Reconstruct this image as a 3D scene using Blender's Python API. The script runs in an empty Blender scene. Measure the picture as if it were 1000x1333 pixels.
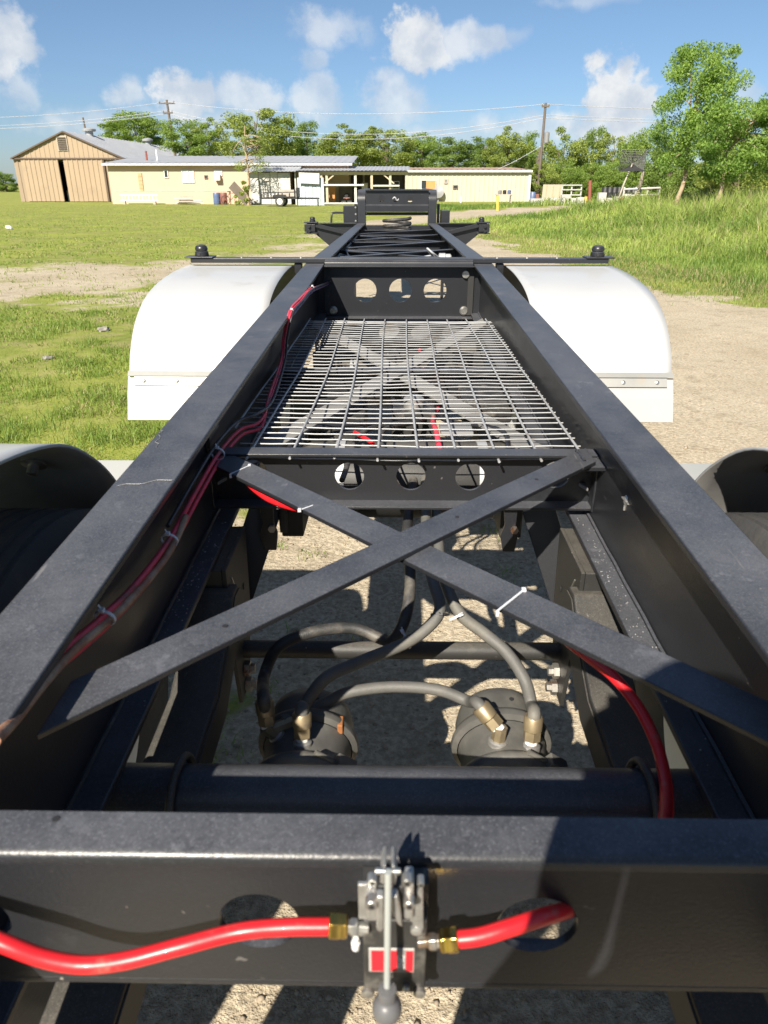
import bpy, bmesh, math, random
import numpy as np
from mathutils import Vector, Matrix, Quaternion

random.seed(7)
RNG = np.random.default_rng(11)
sc = bpy.context.scene
COL = sc.collection
PI = math.pi

# ------------------------------------------------------------------ camera
H = 1.65
CX = -0.022
PITCH = math.radians(24.9)
YAW = math.radians(0.843)
FPX = 924.0                      # focal length in pixels of the 1000 x 1333 photograph
cam_d = bpy.data.cameras.new('camera')
cam = bpy.data.objects.new('camera', cam_d); COL.objects.link(cam)
cam.location = (CX, 0, H)
cam.rotation_euler = (PI/2 - PITCH, 0, YAW)
cam_d.sensor_fit = 'VERTICAL'; cam_d.sensor_height = 36.0
cam_d.lens = FPX/1333.0*36.0
cam_d.clip_start = 0.02; cam_d.clip_end = 6000
cam_d.dof.use_dof = True; cam_d.dof.focus_distance = 3.4; cam_d.dof.aperture_fstop = 8.5      # phone lens: the near beam is a little soft
sc.camera = cam

# ------------------------------------------------------------------ light
SUNV = Vector((-0.46, -1.14, 1.0)).normalized()       # towards the sun
EL = math.asin(SUNV.z)
AZ = math.atan2(SUNV.x, SUNV.y)
sun_d = bpy.data.lights.new('sun', 'SUN'); sun_d.energy = 4.6; sun_d.angle = math.radians(0.53)
sun_d.color = (1.0, 0.92, 0.79)
sun = bpy.data.objects.new('sun', sun_d); COL.objects.link(sun)
sun.rotation_euler = (-SUNV).to_track_quat('-Z', 'Y').to_euler()
sun.location = (0, 0, 30)
vs = sc.view_settings
vs.view_transform = 'Standard'; vs.look = 'None'; vs.gamma = 1.0; vs.use_curve_mapping = False
vs.exposure = 1.12
sc.cycles.use_denoising = True
sc.cycles.max_bounces = 8

# ------------------------------------------------------------------ pixel helpers (a pixel is only a direction)
_ct, _st = math.cos(PITCH), math.sin(PITCH)
_cy, _sy = math.cos(YAW), math.sin(YAW)
def ray(px, py):
    u = (px-500.0)/FPX; v = (py-666.5)/FPX
    f = _ct - v*_st; dn = _st + v*_ct
    return Vector((u*_cy - f*_sy, u*_sy + f*_cy, -dn))
CAMP = Vector((CX, 0, H))
def atY(px, py, Y): r = ray(px, py); return CAMP + r*(Y/r.y)
def atZ(px, py, Z): r = ray(px, py); return CAMP + r*((Z-H)/r.z)
def atX(px, py, X): r = ray(px, py); return CAMP + r*((X-CX)/r.x)

# ------------------------------------------------------------------ node helpers
def nn(nt, t, **kw):
    n = nt.nodes.new(t)
    for k, v in kw.items():
        if k.startswith('i_'):
            n.inputs[k[2:].replace('_', ' ')].default_value = v
        else:
            setattr(n, k, v)
    return n
def lk(nt, a, b): nt.links.new(a, b)
def mth(nt, op, a, b=None, c=None, clamp=False):
    n = nt.nodes.new('ShaderNodeMath'); n.operation = op; n.use_clamp = clamp
    for i, x in enumerate((a, b, c)):
        if x is None: continue
        if isinstance(x, (int, float)): n.inputs[i].default_value = x
        else: nt.links.new(x, n.inputs[i])
    return n.outputs[0]
def mixc(nt, fac, a, b, mode='MIX'):
    n = nt.nodes.new('ShaderNodeMix'); n.data_type = 'RGBA'; n.blend_type = mode
    for s, x in ((n.inputs[0], fac), (n.inputs[6], a), (n.inputs[7], b)):
        if isinstance(x, (int, float)): s.default_value = x
        elif isinstance(x, (tuple, list)): s.default_value = (x[0], x[1], x[2], 1)
        else: nt.links.new(x, s)
    return n.outputs[2]
def sstep(nt, x, lo, hi):
    n = nt.nodes.new('ShaderNodeMapRange'); n.interpolation_type = 'SMOOTHSTEP'
    nt.links.new(x, n.inputs[0]); n.inputs[1].default_value = lo; n.inputs[2].default_value = hi
    return n.outputs[0]
def noise(nt, vec, scale, detail=3, rough=0.55):
    n = nt.nodes.new('ShaderNodeTexNoise'); n.inputs['Scale'].default_value = scale
    n.inputs['Detail'].default_value = detail; n.inputs['Roughness'].default_value = rough
    if vec is not None: nt.links.new(vec, n.inputs['Vector'])
    return n.outputs[0]

# ------------------------------------------------------------------ sky
w = bpy.data.worlds.new('World'); sc.world = w; w.use_nodes = True
nt = w.node_tree; nt.nodes.clear()
sky = nn(nt, 'ShaderNodeTexSky', sky_type='NISHITA', sun_disc=False)
sky.sun_elevation = EL; sky.sun_rotation = AZ; sky.altitude = 5; sky.air_density = 1.0; sky.dust_density = 0.3; sky.ozone_density = 3.0
tc = nn(nt, 'ShaderNodeTexCoord')
sep = nn(nt, 'ShaderNodeSeparateXYZ'); lk(nt, tc.outputs['Generated'], sep.inputs[0])
az = mth(nt, 'ARCTAN2', sep.outputs[0], sep.outputs[1])
el = mth(nt, 'ARCSINE', sep.outputs[2])
cmb = nn(nt, 'ShaderNodeCombineXYZ'); lk(nt, az, cmb.inputs[0]); lk(nt, el, cmb.inputs[1])
nz1 = nn(nt, 'ShaderNodeTexNoise'); nz1.inputs['Scale'].default_value = 21; nz1.inputs['Detail'].default_value = 7; nz1.inputs['Roughness'].default_value = 0.60
lk(nt, cmb.outputs[0], nz1.inputs['Vector'])
nb = mth(nt, 'SUBTRACT', nz1.outputs[0], 0.5)
def dir_of(px, py):
    r = ray(px, py).normalized(); return math.atan2(r.x, r.y), math.asin(r.z)
# cloud banks: photo centre, half width, half height, softness (0 crisp .. 1 veil), strength
CLOUDS = [(0, 62, 52, 70, .45, .85), (428, 32, 58, 32, .8, .55), (410, 70, 26, 26, .7, .5), (412, 128, 36, 50, .5, .6),
          (548, 58, 54, 38, .30, .9), (610, 52, 60, 30, .55, .7), (655, 45, 48, 14, .9, .4),
          (240, 122, 46, 40, .35, .85), (320, 125, 70, 34, .5, .65), (168, 128, 30, 28, .6, .6), (120, 165, 120, 26, .9, .5),
          (512, 130, 48, 44, .6, .6), (805, 128, 52, 58, .28, .95), (780, 165, 90, 34, .5, .8), (690, 168, 120, 24, .8, .55),
          (300, 160, 160, 26, .9, .45), (765, 2, 60, 14, .9, .35), (975, 118, 22, 20, .7, .5), (25, 120, 40, 30, .7, .5), (560, 175, 140, 18, .9, .4)]
jit = nn(nt, 'ShaderNodeVectorMath', operation='SUBTRACT'); lk(nt, nz1.outputs['Color'], jit.inputs[0]); jit.inputs[1].default_value = (.5, .5, .5)
mask = None
for px, py, hw, hh, soft, stg in CLOUDS:
    a0, e0 = dir_of(px, py); a1, _ = dir_of(px+hw, py); _, e1 = dir_of(px, py-hh)
    ra, re = 1/abs(a1-a0), 1/abs(e1-e0)
    ma = nn(nt, 'ShaderNodeVectorMath', operation='MULTIPLY_ADD'); lk(nt, cmb.outputs[0], ma.inputs[0]); ma.inputs[1].default_value = (ra, re, 0); ma.inputs[2].default_value = (-a0*ra, -e0*re, 0)
    mj = nn(nt, 'ShaderNodeVectorMath', operation='MULTIPLY_ADD'); lk(nt, jit.outputs[0], mj.inputs[0]); mj.inputs[1].default_value = (2.6, 2.6, 0); lk(nt, ma.outputs[0], mj.inputs[2])
    ln = nn(nt, 'ShaderNodeVectorMath', operation='LENGTH'); lk(nt, mj.outputs[0], ln.inputs[0])
    mr = nn(nt, 'ShaderNodeMapRange', interpolation_type='SMOOTHSTEP'); lk(nt, ln.outputs['Value'], mr.inputs[0])
    mr.inputs[1].default_value = 1.12; mr.inputs[2].default_value = 0.98-0.95*soft; mr.inputs[3].default_value = 0; mr.inputs[4].default_value = stg
    mask = mr.outputs[0] if mask is None else mth(nt, 'MAXIMUM', mask, mr.outputs[0])
# the same fair weather cumulus goes on round the rest of the sky
nz2 = nn(nt, 'ShaderNodeTexNoise'); nz2.inputs['Scale'].default_value = 5.0; nz2.inputs['Detail'].default_value = 6
lk(nt, tc.outputs['Generated'], nz2.inputs['Vector'])
rest = mth(nt, 'MULTIPLY', sstep(nt, nz2.outputs[0], 0.56, 0.70), sstep(nt, mth(nt, 'ABSOLUTE', az), 0.62, 0.85))
mask = mth(nt, 'MAXIMUM', mask, mth(nt, 'MULTIPLY', rest, 0.8))
mask = mth(nt, 'MULTIPLY', mask, sstep(nt, el, -0.01, 0.03))
nz3 = nn(nt, 'ShaderNodeTexNoise'); nz3.inputs['Scale'].default_value = 17; nz3.inputs['Detail'].default_value = 5
lk(nt, cmb.outputs[0], nz3.inputs['Vector'])
cshade = sstep(nt, mth(nt, 'ADD', mth(nt, 'MULTIPLY', nb, 0.9), nz3.outputs[0]), 0.30, 0.72)
ccol = mixc(nt, cshade, (5.4, 6.0, 6.9), (8.6, 8.6, 8.5))
# warmer tint to the sky glow near the ground; the sky itself is the Nishita model
hs = nn(nt, 'ShaderNodeHueSaturation'); hs.inputs['Saturation'].default_value = 1.06; hs.inputs['Value'].default_value = .87; lk(nt, sky.outputs[0], hs.inputs['Color'])
haz = mixc(nt, sstep(nt, el, .30, -.02), (1, 1, 1), (.70, .84, 1.12))
skb = mixc(nt, 1.0, hs.outputs[0], haz, 'MULTIPLY')
skc = mixc(nt, mask, skb, ccol)
bg = nn(nt, 'ShaderNodeBackground'); bg.inputs[1].default_value = 0.051; lk(nt, skc, bg.inputs[0])
ow = nn(nt, 'ShaderNodeOutputWorld'); lk(nt, bg.outputs[0], ow.inputs[0])
w.cycles.sampling_method = 'MANUAL'; w.cycles.sample_map_resolution = 512

# ------------------------------------------------------------------ materials
MATS = {}
def new_mat(name):
    m = bpy.data.materials.new(name); m.use_nodes = True
    nt = m.node_tree; b = nt.nodes['Principled BSDF']; MATS[name] = m
    return m, nt, b
def simple(name, col, rough=0.6, metal=0.0, var=0.15, scale=6.0, bump=0.0, bscale=60.0, spec=0.5, coat=0.0, dirt=None, dscale=2.0, dlo=.55, dhi=.75):
    m, nt, b = new_mat(name)
    tc = nn(nt, 'ShaderNodeTexCoord'); v = tc.outputs['Object']
    n1 = noise(nt, v, scale, 4)
    c = mixc(nt, n1, [x*(1-var) for x in col], [min(1, x*(1+var)) for x in col])
    if dirt is not None:
        f = sstep(nt, noise(nt, v, dscale, 6, .65), dlo, dhi)
        c = mixc(nt, f, c, dirt)
    lk(nt, c, b.inputs['Base Color'])
    b.inputs['Roughness'].default_value = rough; b.inputs['Metallic'].default_value = metal
    b.inputs['Specular IOR Level'].default_value = spec; b.inputs['Coat Weight'].default_value = coat
    r2 = mth(nt, 'ADD', mth(nt, 'MULTIPLY', mth(nt, 'SUBTRACT', n1, .5), .25), rough, clamp=True); lk(nt, r2, b.inputs['Roughness'])
    if bump:
        bp = nn(nt, 'ShaderNodeBump'); bp.inputs['Strength'].default_value = bump; bp.inputs['Distance'].default_value = 0.004
        lk(nt, noise(nt, v, bscale, 3), bp.inputs['Height']); lk(nt, bp.outputs[0], b.inputs['Normal'])
    return m
def paint(name, col, dust, amount=.5, rough=.42):
    """satin chassis paint: orange peel, dusty film (sky sheen painted in for black_paint) on faces that look up, specks and scuffs"""
    m, nt, b = new_mat(name)
    tc = nn(nt, 'ShaderNodeTexCoord'); geo = nn(nt, 'ShaderNodeNewGeometry'); v = geo.outputs['Position']
    fine = noise(nt, v, 420, 2); mid = noise(nt, v, 9, 5, .6); big = noise(nt, v, 2.3, 4, .6)
    sp = nn(nt, 'ShaderNodeSeparateXYZ'); lk(nt, geo.outputs['Normal'], sp.inputs[0])
    upf = mth(nt, 'ADD', mth(nt, 'MULTIPLY', mth(nt, 'POWER', mth(nt, 'MAXIMUM', sp.outputs[2], 0), 2.0), .9), .10)
    film = mth(nt, 'MULTIPLY', mth(nt, 'ADD', mth(nt, 'MULTIPLY', mid, .45), mth(nt, 'ADD', mth(nt, 'MULTIPLY', big, .38), mth(nt, 'MULTIPLY', noise(nt, v, 170, 3, .7), .40))), upf)
    film = mth(nt, 'MULTIPLY', sstep(nt, film, .20, 1.0), amount)
    c = mixc(nt, film, col, dust)
    grain = sstep(nt, fine, .52, .75)
    c = mixc(nt, mth(nt, 'MULTIPLY', grain, mth(nt, 'MULTIPLY', upf, .24)), c, [x*1.5+.02 for x in dust])
    vo = nn(nt, 'ShaderNodeTexVoronoi'); vo.inputs['Scale'].default_value = 38; lk(nt, v, vo.inputs['Vector'])
    sz = mth(nt, 'MULTIPLY', sstep(nt, noise(nt, v, 5, 3), .5, .72), .085)
    speck = mth(nt, 'LESS_THAN', vo.outputs['Distance'], sz)
    c = mixc(nt, mth(nt, 'MULTIPLY', speck, .6), c, (.33, .30, .25))
    vr = nn(nt, 'ShaderNodeTexVoronoi'); vr.inputs['Scale'].default_value = 17; lk(nt, v, vr.inputs['Vector'])
    chip = mth(nt, 'LESS_THAN', mth(nt, 'ADD', vr.outputs['Distance'], mth(nt, 'MULTIPLY', fine, .05)), mth(nt, 'MULTIPLY', sstep(nt, big, .55, .75), .14))
    c = mixc(nt, mth(nt, 'MULTIPLY', chip, .7), c, (.085, .045, .025))
    patch = mth(nt, 'MULTIPLY', sstep(nt, noise(nt, v, 21, 4, .7), .60, .66), sstep(nt, big, .40, .62))
    c = mixc(nt, mth(nt, 'MULTIPLY', patch, mth(nt, 'MULTIPLY', upf, .35)), c, dust)
    # long thin scuffs
    mp = nn(nt, 'ShaderNodeMapping'); mp.inputs['Scale'].default_value = (60, 5, 60); mp.inputs['Rotation'].default_value = (0, 0, .5); lk(nt, v, mp.inputs['Vector'])
    sc1 = mth(nt, 'MULTIPLY', sstep(nt, noise(nt, mp.outputs[0], 1.0, 2), .70, .75), sstep(nt, noise(nt, v, 3.1, 2), .52, .6))
    c = mixc(nt, mth(nt, 'MULTIPLY', sc1, .45), c, (.22, .21, .20))
    lk(nt, c, b.inputs['Base Color'])
    rr = mth(nt, 'ADD', mth(nt, 'MULTIPLY', film, .35), mth(nt, 'ADD', mth(nt, 'MULTIPLY', mid, .12), rough-.06)); lk(nt, rr, b.inputs['Roughness'])
    bp = nn(nt, 'ShaderNodeBump'); bp.inputs['Strength'].default_value = .22; bp.inputs['Distance'].default_value = .0012
    lk(nt, noise(nt, v, 260, 2), bp.inputs['Height'])
    bp2 = nn(nt, 'ShaderNodeBump'); bp2.inputs['Strength'].default_value = .04; bp2.inputs['Distance'].default_value = .01
    lk(nt, big, bp2.inputs['Height']); lk(nt, bp2.outputs[0], bp.inputs['Normal'])
    lk(nt, bp.outputs[0], b.inputs['Normal'])
    b.inputs['Specular IOR Level'].default_value = .55
    return m
paint('black_paint', (.0165, .0175, .021), (.165, .171, .193), .58, .34)  # bluish film colour holds dust and painted-in sky reflection
paint('black_dusty', (.022, .022, .022), (.20, .18, .15), .5, .55)
simple('rubber', (.055, .055, .056), .75, var=.4, scale=9, bump=.3, bscale=90, dirt=(.10, .085, .07), dscale=5, dlo=.45, dhi=.75)
simple('hose_rubber', (.028, .028, .029), .55, var=.3, scale=30, bump=.25, bscale=300, dirt=(.12, .11, .095), dscale=11, dlo=.45, dhi=.7)
simple('hose_grey', (.105, .103, .098), .6, var=.3, scale=30, bump=.2, bscale=300, dirt=(.15, .14, .12), dscale=11, dlo=.45, dhi=.7)
simple('red_hose', (.60, .014, .020), .36, var=.15, scale=20, coat=.15, dirt=(.42, .10, .08), dscale=30, dlo=.56, dhi=.75, bump=.08, bscale=40)
simple('red_wire', (.66, .04, .075), .55, var=.15, scale=20, dirt=(.16, .05, .04), dscale=14, dlo=.5, dhi=.7)
simple('purple_wire', (.10, .05, .16), .45)
simple('dark_wire', (.02, .02, .024), .45)
simple('loom', (.30, .14, .075), .6, var=.5, scale=25, bump=.5, bscale=120, dirt=(.42, .28, .18), dscale=18, dlo=.4, dhi=.65)
simple('tie', (.58, .59, .62), .4, var=.05)
simple('brass', (.72, .47, .12), .28, 1.0, var=.2, scale=40)
simple('brass_old', (.30, .24, .15), .45, .6, var=.3, scale=40, dirt=(.2, .18, .15), dscale=25)
simple('zinc', (.55, .54, .50), .35, .9, var=.3, scale=50, dirt=(.28, .17, .09), dscale=20, dlo=.55, dhi=.75)
simple('steel_bolt', (.42, .40, .37), .4, .8, var=.3, scale=60, dirt=(.22, .10, .045), dscale=30, dlo=.5, dhi=.7)
simple('cast_aluminium', (.50, .49, .47), .42, .75, var=.25, scale=60, bump=.2, bscale=200)
simple('galvanised', (.36, .37, .38), .45, .12, var=.3, scale=12, dirt=(.19, .16, .13), dscale=9, dlo=.5, dhi=.75)
simple('lever_grey', (.40, .42, .40), .4, .2, var=.08)
simple('knob_grey', (.115, .115, .12), .38, var=.08)
simple('valve_black', (.03, .029, .028), .5, var=.4, scale=40, dirt=(.16, .15, .13), dscale=25, dlo=.5, dhi=.75)
simple('label_red', (.60, .022, .035), .4, var=.08, scale=50)
simple('label_silver', (.52, .51, .48), .4, .3, var=.1)
simple('label_grey', (.25, .24, .23), .5, var=.1)
simple('fender_white', (.46, .465, .465), .38, var=.03, scale=3, bump=.04, bscale=8, coat=.15, dirt=(.36, .35, .325), dscale=3.4, dlo=.56, dhi=.80)
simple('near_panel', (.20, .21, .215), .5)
simple('dusty_bar', (.19, .187, .18), .7, var=.2)
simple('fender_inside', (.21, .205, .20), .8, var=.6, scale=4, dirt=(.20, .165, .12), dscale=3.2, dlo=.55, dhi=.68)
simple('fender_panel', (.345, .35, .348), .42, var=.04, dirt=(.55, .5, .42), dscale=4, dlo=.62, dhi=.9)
simple('strip_steel', (.30, .30, .285), .45, .3, var=.12, dirt=(.35, .28, .2), dscale=8, dlo=.6, dhi=.8)
simple('chamber', (.095, .093, .088), .5, .15, var=.35, scale=18, bump=.15, bscale=90, dirt=(.20, .19, .165), dscale=6, dlo=.42, dhi=.8)
simple('rust', (.28, .11, .035), .8, var=.4, scale=40)
simple('lens_red', (.45, .02, .02), .25, var=.1)
simple('tread_stone', (.45, .42, .36), .9)
# background
simple('barn_tan', (.29, .22, .15), .7, var=.10, scale=.7, dirt=(.23, .17, .12), dscale=.5, dlo=.5, dhi=.85)
simple('barn_tan_light', (.34, .258, .172), .7, var=.10, scale=.7, dirt=(.25, .185, .125), dscale=.6, dlo=.55, dhi=.85)
simple('barn_trim', (.10, .07, .05), .7)
simple('tin_roof', (.37, .385, .41), .5, .2, var=.12, scale=.8, dirt=(.36, .34, .33), dscale=.7, dlo=.5, dhi=.8)
simple('house_yellow', (.55, .405, .295), .85, var=.06, scale=1.2, bump=.2, bscale=18, dirt=(.46, .33, .22), dscale=.8, dlo=.55, dhi=.85)
simple('board_yellow', (.44, .33, .18), .8, var=.2)
simple('metal_cream', (.50, .44, .345), .6, var=.06, scale=.5, dirt=(.50, .41, .27), dscale=.4, dlo=.55, dhi=.85)
simple('trim_white', (.56, .56, .53), .6, var=.08)
simple('white_wall', (.52, .51, .48), .7, var=.1, scale=1.5, dirt=(.46, .38, .29), dscale=1.1, dlo=.52, dhi=.8)
simple('pale_blue_panel', (.47, .53, .56), .55, var=.12, scale=1.5)
simple('grey_wood', (.42, .37, .31), .85, var=.25, scale=3)
simple('pole_wood', (.13, .105, .085), .9, var=.35, scale=3)
simple('pale_wood', (.50, .42, .30), .85, var=.2, scale=4)
simple('orange_board', (.60, .27, .09), .7, var=.2, scale=4)
simple('dark_inside', (.03, .028, .026), .9)
simple('glass_dark', (.03, .035, .04), .1, var=.1)
simple('glass_pale', (.55, .60, .62), .2, var=.1)
simple('roof_brown_wall_shade', (.30, .21, .16), .7, var=.25, scale=.8)
simple('yellow_paint', (.72, .50, .09), .6)
simple('red_brown', (.24, .07, .05), .7)
simple('concrete', (.46, .445, .42), .85, var=.12)
simple('blue_plastic', (.10, .14, .26), .4)
simple('grey_plastic', (.22, .22, .22), .5)
simple('black_plain', (.02, .02, .022), .55)
simple('white_plain', (.75, .75, .73), .55)
simple('junk_red', (.22, .09, .07), .6)
simple('dead_brush', (.23, .12, .07), .9, var=.4)
simple('wire_line', (.45, .45, .46), .6)
simple('bark', (.36, .27, .18), .9, var=.35, scale=6, bump=.6, bscale=20)
simple('bark_dark', (.12, .09, .065), .9, var=.35, scale=5, bump=.6, bscale=20)
simple('skin', (.55, .33, .23), .5)
simple('cloth_blue', (.06, .09, .17), .85, bump=.2, bscale=200)
simple('cloth_grey', (.10, .10, .11), .9, bump=.2, bscale=200)
simple('hair', (.03, .02, .015), .6)
def leafmat(name, c0, c1, trans=.35):
    m, nt, b = new_mat(name)
    at = nn(nt, 'ShaderNodeAttribute', attribute_name='tint')
    c = mixc(nt, at.outputs['Fac'], c0, c1)
    lk(nt, c, b.inputs['Base Color']); b.inputs['Roughness'].default_value = .55
    b.inputs['Specular IOR Level'].default_value = .35
    tr = nn(nt, 'ShaderNodeBsdfTranslucent'); lk(nt, mixc(nt, .5, c, [min(1, x*1.5) for x in c1]), tr.inputs[0])
    mx = nn(nt, 'ShaderNodeMixShader'); mx.inputs[0].default_value = trans
    out = nt.nodes['Material Output']; lk(nt, b.outputs[0], mx.inputs[1]); lk(nt, tr.outputs[0], mx.inputs[2]); lk(nt, mx.outputs[0], out.inputs[0])
    return m
leafmat('leaf_a', (.11, .19, .034), (.31, .41, .085))
leafmat('leaf_b', (.09, .155, .034), (.25, .34, .075))
leafmat('leaf_c', (.13, .19, .036), (.36, .42, .095))
leafmat('leaf_hero', (.11, .21, .04), (.33, .46, .10), .42)
leafmat('grass_blade', (.11, .185, .026), (.31, .40, .08), .3)
leafmat('weed_blade', (.095, .175, .028), (.35, .43, .10), .35)
leafmat('straw_blade', (.30, .24, .12), (.48, .40, .22), .3)

# ------------------------------------------------------------------ mesh builder
def smooth_path(pts, n=6):
    P = [Vector(p) for p in pts]
    if len(P) < 3: return P
    out = []
    for i in range(len(P)-1):
        p0 = P[i-1] if i else P[0]*2-P[1]; p1 = P[i]; p2 = P[i+1]; p3 = P[i+2] if i+2 < len(P) else P[-1]*2-P[-2]
        for k in range(n):
            t = k/n
            out.append(.5*((2*p1)+(p2-p0)*t+(2*p0-5*p1+4*p2-p3)*t*t+(3*p1-p0-3*p2+p3)*t**3))
    out.append(P[-1]); return out
class MB:
    def __init__(s): s.v = []; s.f = []
    def add(s, vs, fs):
        o = len(s.v); s.v += [tuple(q) for q in vs]; s.f += [tuple(i+o for i in f) for f in fs]; return s
    def obox(s, c, ax, hs):
        c = Vector(c); a, b, d = [Vector(q) for q in ax]; vs = []
        for k in (-1, 1):
            for j in (-1, 1):
                for i in (-1, 1): vs.append(c+a*i*hs[0]+b*j*hs[1]+d*k*hs[2])
        return s.add(vs, [(0, 2, 3, 1), (4, 5, 7, 6), (0, 1, 5, 4), (2, 6, 7, 3), (0, 4, 6, 2), (1, 3, 7, 5)])
    def box(s, x0, x1, y0, y1, z0, z1):
        return s.obox(((x0+x1)/2, (y0+y1)/2, (z0+z1)/2), ((1, 0, 0), (0, 1, 0), (0, 0, 1)), (abs(x1-x0)/2, abs(y1-y0)/2, abs(z1-z0)/2))
    def bar(s, p0, p1, wd, th, up=(0, 0, 1)):
        p0, p1 = Vector(p0), Vector(p1); d = (p1-p0); L = d.length; d.normalize()
        sd = d.cross(Vector(up)).normalized(); u = sd.cross(d).normalized()
        return s.obox((p0+p1)/2, (d, sd, u), (L/2, wd/2, th/2))
    def tube(s, pts, r, seg=8, sm=6, cap=True, radii=None):
        P = smooth_path(pts, sm) if sm else [Vector(p) for p in pts]
        n = len(P); rings = []
        T = [(P[min(i+1, n-1)]-P[max(i-1, 0)]).normalized() for i in range(n)]
        up = Vector((0, 0, 1)) if abs(T[0].z) < .9 else Vector((1, 0, 0))
        a = T[0].cross(up).normalized(); vs = []
        for i in range(n):
            a = (a-T[i]*a.dot(T[i])).normalized(); b = T[i].cross(a)
            rr = r if radii is None else radii[0]+(radii[1]-radii[0])*i/(n-1)
            for k in range(seg):
                t = 2*PI*k/seg; vs.append(P[i]+a*math.cos(t)*rr+b*math.sin(t)*rr)
        fs = [(i*seg+k, i*seg+(k+1) % seg, (i+1)*seg+(k+1) % seg, (i+1)*seg+k) for i in range(n-1) for k in range(seg)]
        if cap: fs += [tuple(range(seg-1, -1, -1)), tuple((n-1)*seg+k for k in range(seg))]
        return s.add(vs, fs)
    def lathe(s, prof, o=(0, 0, 0), axis=(0, 0, 1), seg=24, cap=True):
        o = Vector(o); A = Vector(axis).normalized(); up = Vector((0, 0, 1)) if abs(A.z) < .9 else Vector((1, 0, 0))
        a = A.cross(up).normalized(); b = A.cross(a); vs = []
        for (r, h) in prof:
            for k in range(seg):
                t = 2*PI*k/seg; vs.append(o+A*h+a*math.cos(t)*r+b*math.sin(t)*r)
        n = len(prof)
        fs = [(i*seg+k, (i+1)*seg+k, (i+1)*seg+(k+1) % seg, i*seg+(k+1) % seg) for i in range(n-1) for k in range(seg)]
        if cap: fs += [tuple(range(seg)), tuple((n-1)*seg+k for k in range(seg-1, -1, -1))]
        return s.add(vs, fs)
    def prism(s, poly, fn, t0, t1):
        n = len(poly); vs = [fn(a, b, t0) for a, b in poly]+[fn(a, b, t1) for a, b in poly]
        fs = [tuple(range(n-1, -1, -1)), tuple(range(n, 2*n))]+[(i, (i+1) % n, n+(i+1) % n, n+i) for i in range(n)]
        return s.add(vs, fs)
    def strip(s, prof, x0, x1, nx=1):
        """sheet: profile of (y,z) swept along x"""
        n = len(prof); vs = [(x0+(x1-x0)*j/nx, p[0], p[1]) for j in range(nx+1) for p in prof]
        return s.add(vs, [(j*n+i, j*n+i+1, (j+1)*n+i+1, (j+1)*n+i) for j in range(nx) for i in range(n-1)])
    def holed(s, x0, x1, z0, z1, holes, y0, y1, seg=24):
        """plate in the XZ plane between y0 and y1 with round holes (x,z,r)"""
        holes = sorted(holes); edges = [x0]+[(holes[i][0]+holes[i+1][0])/2 for i in range(len(holes)-1)]+[x1]
        for i, (hx, hz, r) in enumerate(holes):
            a, b = edges[i], edges[i+1]; ring = []; sq = []
            for k in range(seg):
                t = 2*PI*(k+.5)/seg; c, sn = math.cos(t), math.sin(t)
                ring.append((hx+r*c, hz+r*sn))
                tx = ((b-hx) if c > 0 else (a-hx))/c; tz = ((z1-hz) if sn > 0 else (z0-hz))/sn
                q = min(tx, tz); sq.append([hx+q*c, hz+q*sn])
            for (cx_, cz_) in ((a, z0), (a, z1), (b, z0), (b, z1)):      # pull the nearest ray onto each corner
                j = min(range(seg), key=lambda k: (sq[k][0]-cx_)**2+(sq[k][1]-cz_)**2); sq[j] = [cx_, cz_]
            vs = [(p[0], y, p[1]) for y in (y0, y1) for L in (ring, sq) for p in L]; g = seg; fs = []
            for k in range(g):
                m = (k+1) % g
                fs += [(k, m, g+m, g+k), (2*g+k, 3*g+k, 3*g+m, 2*g+m), (k, 2*g+k, 2*g+m, m), (g+k, g+m, 3*g+m, 3*g+k)]
            s.add(vs, fs)
        return s
    def mesh(s, name):
        me = bpy.data.meshes.new(name); me.from_pydata(s.v, [], s.f); me.validate(); me.update(); return me
    def build(s, name, mat, parent=None, smooth=None, bevel=0, seg=2, recalc=True):
        me = s.mesh(name)
        if recalc:
            bm = bmesh.new(); bm.from_mesh(me); bmesh.ops.recalc_face_normals(bm, faces=bm.faces); bm.to_mesh(me); bm.free()
        if mat: me.materials.append(MATS[mat])
        if smooth: me.shade_smooth(); me.set_sharp_from_angle(angle=math.radians(smooth))
        o = bpy.data.objects.new(name, me); COL.objects.link(o)
        if parent is not None:
            o.parent = parent
            if parent.type == 'EMPTY': o.matrix_parent_inverse = Matrix.Translation(-Vector(parent.location))
        if bevel:
            md = o.modifiers.new('bevel', 'BEVEL'); md.width = bevel; md.segments = seg; md.limit_method = 'ANGLE'; md.angle_limit = math.radians(35)
            md.harden_normals = True; me.shade_smooth()
        return o
def thing(name, label, cat, loc=(0, 0, 0), group=None):
    o = bpy.data.objects.new(name, None); COL.objects.link(o); o.location = loc; o.empty_display_size = .2
    return tag(o, label, cat, group)
def tag(o, label=None, cat=None, group=None, kind=None):
    if label: o['label'] = label
    if cat: o['category'] = cat
    if group: o['group'] = group
    if kind: o['kind'] = kind
    return o
def dup(o, parent=None, loc=None, mat=None, rot=None, scale=None):
    c = o.copy(); COL.objects.link(c)
    c.parent = parent
    if loc is not None: c.location = loc
    if rot is not None: c.rotation_euler = rot
    if scale is not None: c.scale = scale
    return c

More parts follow.
